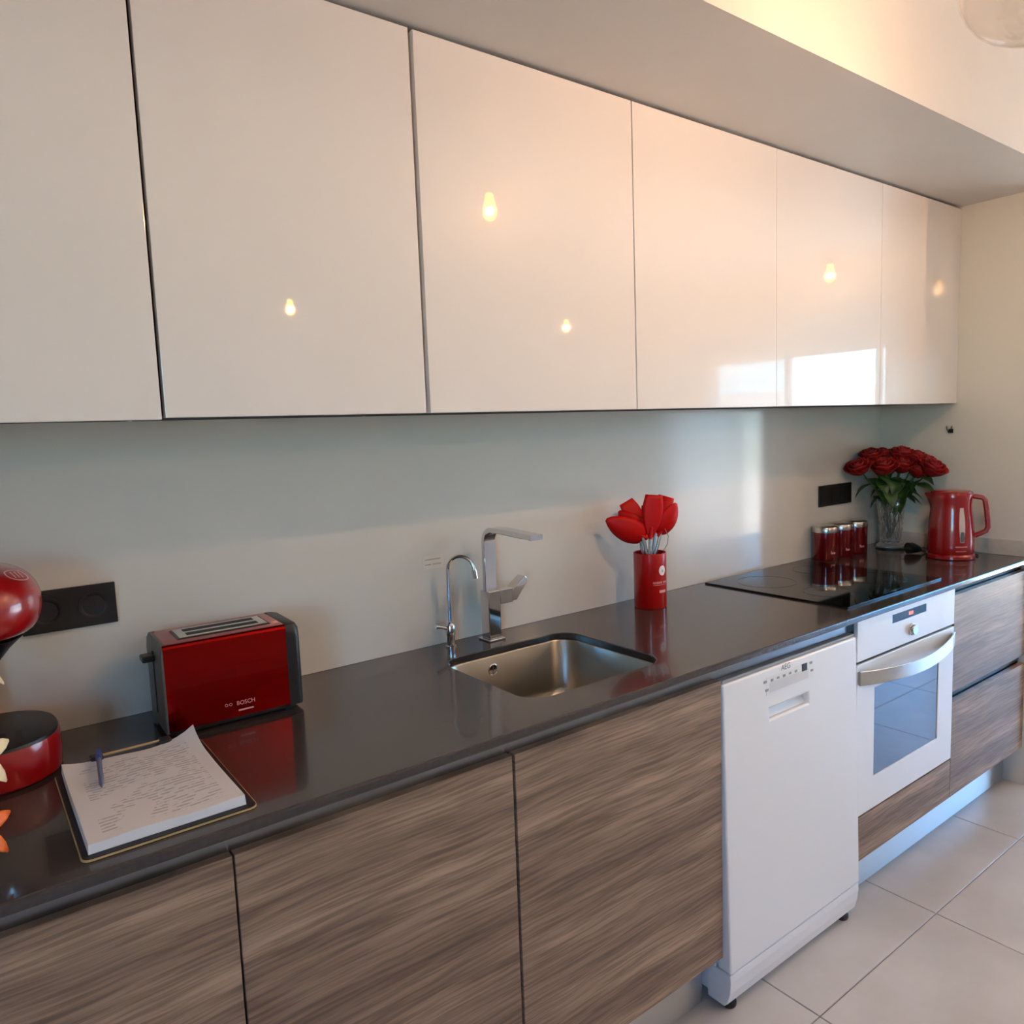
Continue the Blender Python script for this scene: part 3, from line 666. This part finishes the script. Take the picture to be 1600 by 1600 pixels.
# head: rounded dome with dark underside
prof = [(0.060, 0.075, -0.01, 0.240), (0.085, 0.100, -0.01, 0.250), (0.0955, 0.110, -0.01, 0.273), (0.0985, 0.112, -0.01, 0.293), (0.0965, 0.110, -0.008, 0.313), (0.088, 0.102, -0.004, 0.333), (0.072, 0.086, 0.002, 0.348), (0.047, 0.060, 0.008, 0.358), (0.018, 0.024, 0.012, 0.362)]
hd = loft(prof, 'redmachine', 'head', cm, p=2.15); sb = hd.modifiers.new('round', 'SUBSURF'); sb.levels = 2; sb.render_levels = 2
loft([(0.030, 0.036, -0.03, 0.205), (0.045, 0.052, -0.025, 0.223), (0.066, 0.082, -0.012, 0.2405)], 'black', 'nozzle_housing', cm)
bm = new_bm(); lathe(bm, [(0.012, 0.188), (0.016, 0.206)], 18, 0, -0.03); obj('coffee_nozzle', bm, 'chrome', cm)
# emblem printed on the front right of the dome: ring with three bars, laid on the curved surface
def dome(u, v):
    # u to the right, v up: point on head surface facing front-right-top
    c = Vector((0.060, -0.052, 0.339)); nrm = Vector((0.42, -0.52, 0.74)).normalized()
    ex = Vector((0.78, 0.62, -0.02)); ex = (ex - nrm * ex.dot(nrm)).normalized(); ey = nrm.cross(ex)
    return c, nrm, ex, ey
def on_head(u, v):
    c, nrm, ex, ey = dome(0, 0); p = c + ex * u + ey * v + nrm * 0.03
    # project along -nrm onto the lofted profile
    best = p
    for k in range(400):
        q = p - nrm * (k * 0.0002)
        z = q.z
        for (a, b) in zip(prof, prof[1:]):
            if a[3] <= z <= b[3]:
                t = (z - a[3]) / (b[3] - a[3]); rx = a[0] + t * (b[0] - a[0]); ry = a[1] + t * (b[1] - a[1]); cy = a[2] + t * (b[2] - a[2])
                if abs(q.x / rx) ** 2.15 + abs((q.y - cy) / ry) ** 2.15 <= 1: return q + nrm * 0.0006
    return best
def decal(bm, outline_fn, n):
    a = ring(bm, [on_head(*outline_fn(i, 0)) for i in range(n)]); b = ring(bm, [on_head(*outline_fn(i, 1)) for i in range(n)]); return a, b
bm = new_bm()
a, b = decal(bm, lambda i, k: ((0.0210 - 0.0022 * k) * math.cos(2 * PI * i / 40), (0.0160 - 0.0022 * k) * math.sin(2 * PI * i / 40)), 40); bridge(bm, a, b)
for k in (-1, 0, 1):
    x = k * 0.0075; q = [(x - 0.0022, -0.008), (x + 0.0008, -0.008), (x + 0.0028, 0.009), (x - 0.0002, 0.009)]
    bm.faces.new(ring(bm, [on_head(*p) for p in q]))
obj('emblem', bm, 'printdim', cm)

# ================================================================== FLOWERS AT LEFT EDGE
fv = thing('ceramic_vase', 'white ceramic vase of artificial flowers just beyond the left picture edge', 'vase', (-3.40, -0.46, 0.9))
bm = new_bm(); lathe(bm, [(0.035, 0.0003), (0.045, 0.004), (0.055, 0.05), (0.045, 0.10), (0.030, 0.13), (0.034, 0.145), (0.030, 0.145), (0.026, 0.13), (0.040, 0.09), (0.04, 0.02)], 32); obj('vase_body', bm, 'ceramic', fv, smooth=True)
def petal(bm, L_, wd, M4):
    n = 6; rows = []
    for i in range(n + 1):
        t = i / n; ww = wd * (math.sin(PI * min(1, 0.08 + 0.92 * t)) ** 0.7) * 0.5 if t < 1 else 0.0
        ww = max(ww, wd * 0.06); zz = 0.25 * L_ * math.sin(t * PI * 0.9) - 0.05 * L_ * t
        rows.append([bm.verts.new(M4 @ Vector((t * L_, s * ww, zz + 0.15 * ww * abs(s)))) for s in (-1, -0.5, 0, 0.5, 1)])
    for a, b in zip(rows, rows[1:]): bridge(bm, a, b, False)
def blossom(label, loc, d, m, L_, wd, n=7):
    t = thing('artificial_flower', label, 'flower', loc, group='artificial flowers at the left edge')
    d = Vector(d).normalized(); q = d.to_track_quat('Z', 'X').to_matrix().to_4x4()
    for k in range(n):
        bm = new_bm(); petal(bm, L_, wd, q @ Matrix.Rotation(2 * PI * k / n + 0.2, 4, 'Z') @ Matrix.Rotation(-0.35, 4, 'Y')); obj('petal', bm, m, t, smooth='all', solid=0.0012)
    bm = new_bm(); bmesh.ops.create_icosphere(bm, subdivisions=2, radius=0.010); obj('flower_centre', bm, 'orange_petal' if m != 'orange_petal' else 'cream_petal', t, smooth='all')
    e = Vector((-3.40, -0.46, 0.985)) - Vector(loc)
    bm = new_bm(); tube(bm, [d * -0.004, d * -0.05 + e * 0.3, e * 0.75, e], 0.0025, 8); obj('stem', bm, 'stem', t, smooth=True)
blossom('cream artificial flower, upper one at the left edge', (-3.254, -0.50, 1.172), (0.75, -0.5, 0.5), 'cream_petal', 0.062, 0.022)
blossom('orange artificial flower between the two cream ones at the left edge', (-3.256, -0.50, 1.100), (0.8, -0.55, 0.1), 'orange_petal', 0.060, 0.020)
blossom('cream artificial flower, lower one beside the coffee machine base', (-3.258, -0.505, 1.056), (0.75, -0.6, 0.2), 'cream_petal', 0.066, 0.024)
blossom('orange artificial flower drooping low over the worktop at the left edge', (-3.264, -0.525, 0.968), (0.7, -0.65, 0.25), 'orange_petal', 0.062, 0.022)
blossom('coral artificial flower lowest at the left edge', (-3.290, -0.555, 0.948), (0.6, -0.75, 0.35), 'coral_petal', 0.058, 0.022)

# ================================================================== CLIPBOARD, PAPERS, PEN
cb = thing('clipboard', 'black clipboard with pale edge lying at the front of the worktop', 'clipboard', (-3.0235, -0.400, 0.9))
bm = new_bm(); prism(bm, rrect(-0.1165, 0.1165, -0.166, 0.166, 0.012, 0.0006), (0, 0, 0.0026)); obj('board_rim', bm, 'boardedge', cb)
bm = new_bm(); prism(bm, rrect(-0.1150, 0.1150, -0.1645, 0.1645, 0.011, 0.0032), (0, 0, 0.0012)); obj('board', bm, 'board', cb)
bm = new_bm(); tube(bm, [(-0.048, 0.150, 0.0235), (0.048, 0.150, 0.0235)], 0.0024, 10); obj('clip_bar', bm, 'boardedge', cb, smooth=True)
bm = new_bm(); box(bm, -0.045, 0.045, 0.148, 0.160, 0.0046, 0.012, 0.001); obj('clip_base', bm, 'steel', cb)
for x in (-0.054, 0.054):
    bm = new_bm(); box(bm, x - 0.010, x + 0.010, 0.137, 0.160, 0.0195, 0.0268, 0.003); obj('clip_jaw', bm, 'black', cb)
pp = thing('paper_stack', 'thick stack of printed forms curling up on the clipboard', 'paper', (-3.026, -0.406, 0.905))
bm = new_bm(); nx, ny = 14, 18; hxp, hyp = 0.1035, 0.1465
def ptop(x, y):
    u, v = x / hxp, y / hyp
    z = 0.0135 + 0.012 * max(0, v - 0.45) ** 1.6 * (abs(u) ** 2.5) * 2.4 + 0.0012 * math.sin(u * 5 + v * 3) + 0.002 * max(0, abs(u) - 0.7)
    if u > 0: z += 0.010 * max(0, u) ** 5 * max(0, v) ** 6
    return z
top = [[bm.verts.new((-hxp + 2 * hxp * i / nx, -hyp + 2 * hyp * j / ny, ptop(-hxp + 2 * hxp * i / nx, -hyp + 2 * hyp * j / ny))) for j in range(ny + 1)] for i in range(nx + 1)]
bot = [[bm.verts.new((v.co.x * 1.01, v.co.y * 1.008, max(0.0, v.co.z - 0.0135) * 0.8 if (v.co.y / hyp) > 0.5 else 0.0)) for v in col] for col in top]
for i in range(nx):
    for j in range(ny):
        bm.faces.new((top[i][j], top[i + 1][j], top[i + 1][j + 1], top[i][j + 1])); bm.faces.new((bot[i][j], bot[i][j + 1], bot[i + 1][j + 1], bot[i + 1][j]))
for i in range(nx): bm.faces.new((bot[i][0], bot[i + 1][0], top[i + 1][0], top[i][0])); bm.faces.new((top[i][ny], top[i + 1][ny], bot[i + 1][ny], bot[i][ny]))
for j in range(ny): bm.faces.new((bot[0][j + 1], bot[0][j], top[0][j], top[0][j + 1])); bm.faces.new((bot[nx][j], bot[nx][j + 1], top[nx][j + 1], top[nx][j]))
obj('printed_sheets', bm, 'paper', pp, smooth=True)
pn = thing('pen', 'blue and grey ballpoint pen lying on the printed forms', 'pen', (-3.083, -0.318, 0.9245))
a, b = Vector((0.008, 0.062, 0.0095)), Vector((-0.006, -0.070, 0.0005)); ln = lambda t: a + (b - a) * t
bm = new_bm(); tube(bm, [ln(0.22), ln(0.9), ln(1.0)], [0.0042, 0.004, 0.0012], 10); obj('pen_barrel', bm, 'pengrey', pn, smooth=True)
bm = new_bm(); tube(bm, [ln(-0.02), ln(0.0), ln(0.24)], [0.003, 0.005, 0.0052], 10); obj('pen_cap', bm, 'blue', pn, smooth=True)
bm = new_bm(); tube(bm, [ln(0.02) + Vector((0, 0, 0.0055)), ln(0.22) + Vector((0, 0, 0.0062))], 0.0012, 6); obj('pen_clip', bm, 'blue', pn, smooth=True)

# ================================================================== UTENSIL POT
HX, HY = -1.562, -0.110
ut = thing('utensil_pot', 'red cylindrical utensil pot with white print behind the sink', 'pot', (HX, HY, 0.9))
bm = new_bm(); lathe(bm, [(0.047, 0.0004), (0.049, 0.003), (0.049, 0.167), (0.0482, 0.168), (0.0465, 0.167), (0.0465, 0.006), (0.0, 0.006)], 48, cap=False); bm.faces.new([v for v in bm.verts[:48]][::-1]); obj('pot_body', bm, 'red', ut, smooth=True)
def on_pot(a0, R=0.0494):
    def fn(u, v):
        a = a0 + u / R; return (R * math.cos(a), R * math.sin(a), v)
    return fn
cam_dir = math.atan2(-1.6621 - HY, -3.2271 - HX)         # towards the viewer
def patch(u0, u1, z0, z1, m, nm, a0):
    f = on_pot(a0); bm = new_bm(); k = 6
    lo = ring(bm, [f(u0 + (u1 - u0) * i / k, z0) for i in range(k + 1)]); hi = ring(bm, [f(u0 + (u1 - u0) * i / k, z1) for i in range(k + 1)]); bridge(bm, lo, hi, False); return obj(nm, bm, m, ut)
A0 = cam_dir + math.radians(47)
f = on_pot(A0); bm = new_bm(); us_ = [-0.013 * math.cos(PI * i / 16) for i in range(17)]
hh = [0.015 * math.sqrt(max(0.0, 1 - (u / 0.013) ** 2)) + 0.0001 for u in us_]
bridge(bm, ring(bm, [f(u, 0.117 - h) for u, h in zip(us_, hh)]), ring(bm, [f(u, 0.117 + h) for u, h in zip(us_, hh)]), False); obj('round_emblem', bm, 'print', ut)
f2 = on_pot(A0, 0.0497); bm = new_bm(); bm.faces.new(ring(bm, [f2(0.0038 * math.cos(2 * PI * i / 3 + PI / 2), 0.116 + 0.0065 * math.sin(2 * PI * i / 3 + PI / 2)) for i in range(3)])); obj('emblem_mark', bm, 'greyplastic', ut)
x = -0.032
for k, wd in enumerate((0.006, 0.0045, 0.005, 0.0045, 0.005, 0.006, 0.0, 0.006, 0.005, 0.005, 0.0045)):
    if wd: patch(x, x + wd - 0.0012, 0.0785, 0.0845, 'printdim', 'print_letter', A0)
    x += wd if wd else 0.004
patch(-0.032, 0.022, 0.0735, 0.0748, 'printdim', 'print_line', A0)
patch(-0.012, 0.014, 0.050, 0.058, 'printdim', 'print_mark', A0)
def utensil(name, label, foot, top, head, twist, lean=None):
    """foot/top: local points in the pot (x right, y away, z up along the viewer's axes)"""
    ex = Vector((-math.sin(cam_dir), math.cos(cam_dir), 0)); ey = Vector((-math.cos(cam_dir), -math.sin(cam_dir), 0)); ez = Vector((0, 0, 1))
    W3 = lambda p: ex * p[0] + ey * p[1] + ez * p[2]
    t = thing(name, label, 'utensil', (HX, HY, 0.9), group='red silicone utensils in the pot')
    f_, t_ = W3(foot), W3(top)
    bm = new_bm(); tube(bm, [f_, f_ + (t_ - f_) * 0.5, t_], 0.0052, 10); obj('steel_handle', bm, 'steel', t, smooth=True)
    ax = (t_ - f_).normalized()
    if lean: ax = W3(lean).normalized()
    side = (Matrix.Rotation(twist, 3, ax) @ (ex - ax * ex.dot(ax)).normalized()); nrm = ax.cross(side)
    bm = new_bm(); Lh, Wh, cup, shape = head; n = 10; rows = []
    for i in range(n + 1):
        q = i / n
        if shape == 'spoon': ww = Wh / 2 * (math.sin(PI * (0.06 + 0.94 * q) ** 0.85) ** 0.6 if 0 < q < 1 else 0.12)
        elif shape == 'turner': ww = Wh / 2 * (0.22 + 0.78 * min(1, q * 1.7) ** 1.2)
        else: ww = Wh / 2 * (0.25 + 0.75 * math.sin(PI / 2 * min(1, q * 1.5)) - 0.55 * max(0, q - 0.75) * 4 * 0.35)
        rows.append([bm.verts.new(t_ + ax * (q * Lh - 0.012) + side * (s * ww) + nrm * (cup * (s * s) * (ww / (Wh / 2)) - cup * math.sin(PI * q))) for s in (-1, -0.66, -0.33, 0, 0.33, 0.66, 1)])
    for a, b in zip(rows, rows[1:]): bridge(bm, a, b, False)
    o = obj('silicone_head', bm, 'silicone', t, smooth='all', solid=0.004)
    bm = new_bm(); tube(bm, [t_ - ax * 0.016, t_ + ax * 0.02], [0.0064, 0.0052], 10); obj('collar', bm, 'silicone', t, smooth=True)
    return t
utensil('serving_spoon', 'broad red serving spoon leaning far left out of the pot', (0.018, -0.010, 0.012), (-0.020, -0.030, 0.220), (0.135, 0.078, 0.012, 'spoon'), 0.35, (-0.80, -0.22, 0.42))
utensil('slotted_turner', 'red turner standing left of centre in the pot', (0.014, 0.012, 0.012), (-0.022, 0.020, 0.240), (0.105, 0.060, 0.004, 'flat'), 0.5, (-0.48, 0.05, 0.85))
utensil('ladle', 'red ladle drooping left in the pot, in front of the turner', (-0.01, 0.02, 0.012), (-0.028, -0.004, 0.232), (0.100, 0.070, 0.014, 'spoon'), -0.4, (-0.66, -0.05, 0.66))
utensil('spatula', 'tall red pointed spatula, highest in the pot', (-0.012, -0.018, 0.012), (0.004, -0.028, 0.228), (0.128, 0.062, 0.003, 'flat'), 0.15, (0.10, -0.02, 1))
utensil('pasta_spoon', 'red spoon behind the tall spatula', (-0.016, 0.015, 0.012), (0.022, 0.024, 0.242), (0.108, 0.060, 0.010, 'flat'), -0.25, (0.32, 0.1, 1))
utensil('mixing_spoon', 'red mixing spoon leaning right out of the pot', (-0.022, 0.0, 0.012), (0.034, 0.004, 0.228), (0.110, 0.066, 0.012, 'spoon'), 0.5, (0.46, 0.0, 0.85))
utensil('brush', 'narrow red brush between the other utensils in the pot', (0.0, 0.024, 0.012), (0.002, 0.032, 0.235), (0.085, 0.036, 0.003, 'flat'), 0.0, (-0.14, 0.1, 1))
# thin wire whisk loop at the right
ws = thing('whisk', 'thin wire whisk at the right rim of the pot', 'utensil', (HX, HY, 0.9), group='red silicone utensils in the pot')
ex = Vector((-math.sin(cam_dir), math.cos(cam_dir), 0))
bm = new_bm(); tube(bm, [ex * 0.034 + Vector((0, 0, 0.03)), ex * 0.041 + Vector((0, 0, 0.172)), ex * 0.052 + Vector((0, 0, 0.19)), ex * 0.056 + Vector((0, 0, 0.215)), ex * 0.045 + Vector((0, 0, 0.24))], 0.0012, 8); obj('whisk_wire', bm, 'steel', ws, smooth=True)

# ================================================================== CANISTERS
def canister(label, x, y, prt):
    t = thing('canister', label, 'canister', (x, y, 0.9), group='dark red canisters by the hob')
    bm = new_bm(); lathe(bm, [(0.046, 0.0004), (0.048, 0.003), (0.048, 0.108)], 44); b = obj('canister_body', bm, 'darkred', t, smooth=True)
    bm = new_bm(); lathe(bm, [(0.0484, 0.108), (0.0488, 0.112), (0.0488, 0.126), (0.047, 0.1285), (0.044, 0.129), (0.040, 0.1325), (0.030, 0.134), (0.0, 0.134)], 44, cap=False); obj('lid', bm, 'satin', t, smooth=True)
    a = math.atan2(-1.66 - y, -3.227 - x) + 0.42
    for k in range(prt):
        bm = new_bm(); a1 = a + k * 0.085
        bm.faces.new(ring(bm, [(0.0483 * math.cos(q), 0.0483 * math.sin(q), z) for q, z in ((a1, 0.026), (a1 + 0.06, 0.026), (a1 + 0.06, 0.033 + (0.004 if k == 0 else 0)), (a1, 0.033 + (0.004 if k == 0 else 0)))])); obj('print_letter', bm, 'printdim', t)
canister('dark red canister with steel lid, nearest to the hob', -0.507, -0.057, 5)
canister('dark red canister with steel lid, middle one of three', -0.396, -0.057, 4)
canister('dark red canister with steel lid, nearest to the vase', -0.290, -0.057, 5)

# ================================================================== CRYSTAL VASE WITH ROSES
VX, VY = -0.118, -0.118
cs = bm = new_bm(); lathe(bm, [(0.056, 0.0003), (0.058, 0.002), (0.058, 0.004), (0.056, 0.005)], 40)
tag(obj('coaster', bm, 'black', None, (VX, VY, 0.9), smooth=True), 'black round coaster under the crystal vase', 'coaster')
vs = thing('crystal_vase', 'cut crystal vase of red roses in the right corner', 'vase', (VX, VY, 0.9054))
prof = [(0.052, 0.0), (0.055, 0.004), (0.053, 0.012), (0.041, 0.020)] + [(0.040 + 0.016 * (k / 28) ** 1.5, 0.022 + 0.185 * k / 28) for k in range(29)]
def cut(r, z, a):
    if z < 0.024 or z > 0.198: return r
    return r + 0.0042 * (abs(math.sin(6 * a + 62 * z)) * abs(math.sin(6 * a - 62 * z))) - 0.0015
bm = new_bm(); lathe(bm, prof + [(0.0535, 0.208), (0.0515, 0.206), (0.046, 0.15), (0.036, 0.06), (0.034, 0.030), (0.0, 0.026)], 84, cap=False, fn=lambda r, z, a: cut(r, z, a) if r > 0.0365 and (z, r) in {(q[1], q[0]) for q in prof} else r)
bm.verts.ensure_lookup_table(); bm.faces.new([bm.verts[i] for i in range(84)][::-1])
obj('vase_body', bm, 'vase', vs)
def rose_bloom(R):
    bm = new_bm(); rnd = random.Random(3)
    for layer, (n, rad, h0, h1, curl) in enumerate(((3, 0.28, 0.1, 1.0, -0.05), (4, 0.5, 0.0, 0.98, 0.02), (5, 0.74, -0.12, 0.86, 0.10), (6, 0.95, -0.22, 0.66, 0.22))):
        for k in range(n):
            a0 = 2 * PI * k / n + layer * 0.7 + rnd.uniform(-0.15, 0.15); wd = 2 * PI / n * 0.72; rows = []
            for j in range(6):
                v = j / 5; prof_r = rad * (0.35 + 0.65 * math.sin(PI / 2 * min(1, v * 1.25))) + curl * max(0, v - 0.7) * 3; z = h0 * 1.0 - 0.45 + (h1 - h0 + 0.1) * v - (0.25 * curl * max(0, v - 0.75) * 4)
                rows.append([bm.verts.new(Vector((prof_r * math.cos(a0 + s * wd * (1 - 0.35 * v ** 4)), prof_r * math.sin(a0 + s * wd * (1 - 0.35 * v ** 4)), z - 0.10 * abs(s) * v)) * R) for s in (-1, -0.6, -0.2, 0.2, 0.6, 1)])
            for a, b in zip(rows, rows[1:]): bridge(bm, a, b, False)
    return bm
bloom_me = None
def leaf_bm(L_, wd):
    bm = new_bm(); rows = []
    for i in range(8):
        t = i / 7; ww = wd / 2 * math.sin(PI * (0.04 + 0.96 * t) ** 0.8) if i < 7 else 0.0005
        z = -0.25 * L_ * t * t + 0.05 * L_ * math.sin(t * PI)
        rows.append([bm.verts.new((t * L_, s * ww, z + abs(s) * ww * 0.25)) for s in (-1, -0.5, 0, 0.5, 1)])
    for a, b in zip(rows, rows[1:]): bridge(bm, a, b, False)
    return bm
leaf_me = None
rl = ['far left rose of the bouquet, hanging low', 'upper left rose of the bouquet', 'upper rose just left of the bouquet gap', 'bright front rose left of centre in the bouquet', 'topmost rose right of the bouquet gap',
      'dark rose at the centre front of the bouquet', 'upper right rose of the bouquet', 'small orange-lit rose at the lower right of the bouquet', 'far right rose of the bouquet', 'rose just left of the far right one in the bouquet']
RO = [(-0.274, -0.06, 1.247, 1.0), (-0.193, -0.07, 1.293, 0.9), (-0.11, -0.07, 1.292, 0.9), (-0.205, -0.13, 1.247, 1.05), (-0.09, -0.147, 1.293, 1.0), (-0.13, -0.165, 1.251, 1.0), (-0.065, -0.192, 1.277, 0.95), (-0.09, -0.213, 1.226, 0.9), (-0.09, -0.269, 1.237, 1.05), (-0.065, -0.231, 1.261, 0.9)]
for i, (x, y, z, s) in enumerate(RO):
    t = thing('rose', 'red ' + rl[i], 'flower', (x, y, z), group='red roses in the crystal vase')
    base = Vector((VX + (x - VX) * 0.08, VY + (y - VY) * 0.08, 0.945 + 0.004 * (i % 3))) - Vector((x, y, z))
    neck = Vector((VX + (x - VX) * 0.22, VY + (y - VY) * 0.22, 1.105)) - Vector((x, y, z))
    d = (-neck).normalized()
    q = d.lerp(Vector((-0.35, -0.3, 0.9)), 0.45).normalized().to_track_quat('Z', 'X')
    if bloom_me is None:
        o = obj('bloom', rose_bloom(0.048), 'rose', t, smooth='all', solid=0.0008); bloom_me = o.data
    else:
        o = bpy.data.objects.new('bloom', bloom_me); COL.objects.link(o); o.parent = t
        m_ = o.modifiers.new('thickness', 'SOLIDIFY'); m_.thickness = 0.0008
    o.rotation_mode = 'QUATERNION'; o.rotation_quaternion = q @ Matrix.Rotation(i * 1.3, 3, 'Z').to_quaternion(); o.scale = (s, s, s)
    bm = new_bm(); tube(bm, [base, base * 0.6 + neck * 0.4, neck, neck * 0.45 + d * -0.012, d * -0.012], 0.003, 8); obj('stem', bm, 'stem', t, smooth=True)
    bm = new_bm()
    for k in range(5):
        a = 2 * PI * k / 5; M4 = q.to_matrix().to_4x4() @ Matrix.Translation((0, 0, -0.018)) @ Matrix.Rotation(a, 4, 'Z')
        bm.faces.new([bm.verts.new(M4 @ Vector(p)) for p in ((0.003, -0.004, 0), (0.02, -0.003, -0.002), (0.03, 0, -0.008), (0.02, 0.003, -0.002), (0.003, 0.004, 0))])
    obj('sepals', bm, 'leaf', t, solid=0.0008)
    for k in range(4):
        f = (0.30, 0.48, 0.66, 0.88)[k]; p = neck * f + d * -0.012 * (1 - f)
        if leaf_me is None:
            o = obj('leaf', leaf_bm(0.082, 0.054), 'leaf', t, smooth='all', solid=0.0006); leaf_me = o.data
        else:
            o = bpy.data.objects.new('leaf', leaf_me); COL.objects.link(o); o.parent = t
        o.location = p; ang = 1.9 * i + 2.3 * k
        # keep leaves off the two walls
        dirx, diry = math.cos(ang), math.sin(ang)
        if y + p.y + 0.08 * diry > -0.012: ang = -ang
        if x + p.x + 0.08 * math.cos(ang) > -0.02: ang = PI - ang
        o.rotation_euler = (0.3 * math.sin(i), 0.25 + 0.25 * ((i + k) % 3), ang)

# ================================================================== KETTLE
KX, KY = -0.182, -0.380
kt = thing('kettle', 'red electric kettle with side water gauge by the right wall', 'kettle', (KX, KY, 0.9), math.atan2(-0.92, 0.39))
prof = [(0.077, 0.020), (0.080, 0.026), (0.0805, 0.05), (0.079, 0.10), (0.0755, 0.150), (0.071, 0.185), (0.070, 0.205), (0.0715, 0.228), (0.0745, 0.246), (0.0725, 0.250)]
def spout(r, z, a):
    d = math.atan2(math.sin(a - PI), math.cos(a - PI)); k = max(0, 1 - abs(d) / 0.42)
    return r + 0.016 * k * k * max(0, min(1, (z - 0.185) / 0.06)) ** 1.3
bm = new_bm(); lathe(bm, prof, 64, fn=spout); obj('kettle_body', bm, 'redkettle', kt, smooth=True)
bm = new_bm(); lathe(bm, [(0.071, 0.2502), (0.070, 0.255), (0.060, 0.259), (0.0, 0.261)], 48, cap=False); obj('lid', bm, 'redkettle', kt, smooth=True)
bm = new_bm(); lathe(bm, [(0.079, 0.0003), (0.083, 0.003), (0.083, 0.014), (0.078, 0.0195)], 56); obj('power_base', bm, 'redkettle', kt, smooth=True)
bm = new_bm()
pts = [(0.066, 0, 0.238), (0.085, 0, 0.236), (0.100, 0, 0.233), (0.108, 0, 0.225), (0.114, 0, 0.19), (0.119, 0, 0.145), (0.120, 0, 0.122), (0.114, 0, 0.108), (0.098, 0, 0.098), (0.078, 0, 0.088)]
sweep(bm, pts, (0, 1, 0), 0.030, 0.017, 0.005); obj('handle', bm, 'redkettle', kt, smooth=True)
# gauge on the side facing the room
ga = math.atan2(-1.66 - KY, -3.227 - KX) - math.atan2(-0.92, 0.39) + 0.50
def kp(a, z, off=0.0006):
    for (r0, z0), (r1, z1) in zip(prof, prof[1:]):
        if z0 <= z <= z1:
            r = r0 + (r1 - r0) * (z - z0) / (z1 - z0); return ((r + off) * math.cos(a), (r + off) * math.sin(a), z)
def kpatch(a0, a1, z0, z1, m, nm, off=0.0008, taper=0.0, n=10):
    bm = new_bm(); l = ring(bm, [kp(a0 + taper * (1 - math.sin(PI * k / n)), z0 + (z1 - z0) * k / n, off) for k in range(n + 1)]); c = ring(bm, [kp((a0 + a1) / 2, z0 + (z1 - z0) * k / n, off + 0.001) for k in range(n + 1)]); r = ring(bm, [kp(a1 - taper * (1 - math.sin(PI * k / n)), z0 + (z1 - z0) * k / n, off) for k in range(n + 1)])
    bridge(bm, l, c, False); bridge(bm, c, r, False); return obj(nm, bm, m, kt, smooth='all')
kpatch(ga - 0.14, ga + 0.14, 0.068, 0.198, 'gauge', 'water_gauge', taper=0.05)
kpatch(ga - 0.10, ga + 0.10, 0.070, 0.108, 'printgrey', 'water_level', off=0.0022, taper=0.03)
kpatch(ga - 0.30, ga + 0.24, 0.050, 0.054, 'printdim', 'print_line', n=2)
kpatch(ga - 0.28, ga + 0.20, 0.034, 0.036, 'printdim', 'print_line', n=2)
# plug and cable
pc = thing('power_cable', 'black plug and cable lying left of the red kettle', 'cable', (-0.19, -0.245, 0.9))
bm = new_bm(); tube(bm, [(-0.020, 0.012, 0.0235), (-0.004, 0.004, 0.0235), (0.018, -0.008, 0.018), (0.032, -0.016, 0.012)], [0.022, 0.0225, 0.015, 0.006], 18); obj('plug', bm, 'black', pc, smooth=True)
bm = new_bm(); tube(bm, [(0.030, -0.015, 0.012), (0.05, -0.025, 0.0045), (0.075, -0.035, 0.0042), (0.100, -0.07, 0.0042), (0.108, -0.13, 0.0042), (0.100, -0.19, 0.0042), (0.090, -0.20, 0.0042)], 0.0036, 8); obj('cable', bm, 'black', pc, smooth=True)
bm = new_bm()
for s in (-1, 1): tube(bm, [(-0.019, 0.012 + s * 0.009, 0.021), (-0.036, 0.021 + s * 0.009, 0.021)], 0.0023, 8)
obj('plug_pins', bm, 'steel', pc, smooth=True)

# ================================================================== PENDANT LAMPS
pl5 = [(-1.667, -1.130, 'clear glass pendant lamp at the top right of the picture, nearest the soffit'), (0.584, -1.200, 'clear glass pendant lamp mirrored in the cabinet above the hob'),
       (-1.560, -3.310, 'clear glass pendant lamp behind the camera, mirrored in the cabinet above the toaster'), (0.550, -3.285, 'clear glass pendant lamp behind the camera, mirrored lower in the cabinet above the mixer')]
for x, y, lb in pl5:
    t = thing('pendant_lamp', lb, 'lamp', (x, y, 2.2), group='clear glass pendant lamps')
    bm = new_bm(); lathe(bm, [(0.003, -0.031), (0.014, -0.027), (0.0225, -0.015), (0.0245, 0.0), (0.0215, 0.015), (0.015, 0.034), (0.0125, 0.055)], 20); obj('bulb', bm, 'bulb', t, smooth=True)
    pt = bpy.data.lights.new('filament_light', 'POINT'); pt.energy = BULB; pt.color = (1.0, 0.62, 0.39); pt.shadow_soft_size = 0.010
    po = bpy.data.objects.new('filament_light', pt); COL.objects.link(po); po.parent = t
    bm = new_bm(); lathe(bm, [(0.014, 0.0555), (0.020, 0.058), (0.020, 0.105), (0.052, 0.112), (0.052, 0.118), (0.012, 0.122)], 28); obj('lamp_socket', bm, 'brass', t, smooth=True)
    prof = []
    for k in range(15):
        a = -PI / 2 + (PI * 0.92) * k / 14; prof.append((max(0.0, 0.128 * math.cos(a) ** 0.8 if math.cos(a) > 0 else 0), 0.0 + 0.116 * math.sin(a)))
    prof[0] = (0.0, -0.116); prof[-1] = (0.05, 0.112)
    bm = new_bm(); lathe(bm, prof, 48, cap=False); obj('glass_globe', bm, 'globe', t, smooth='all', solid=0.002)
    bm = new_bm(); tube(bm, [(0, 0, 0.12), (0, 0, ZC - 2.2 - 0.02)], 0.003, 8); obj('cord', bm, 'black', t, smooth=True)
    bm = new_bm(); lathe(bm, [(0.05, ZC - 2.2 - 0.0005), (0.05, ZC - 2.2 - 0.02), (0.01, ZC - 2.2 - 0.03)], 28); obj('ceiling_rose', bm, 'brass', t, smooth=True)
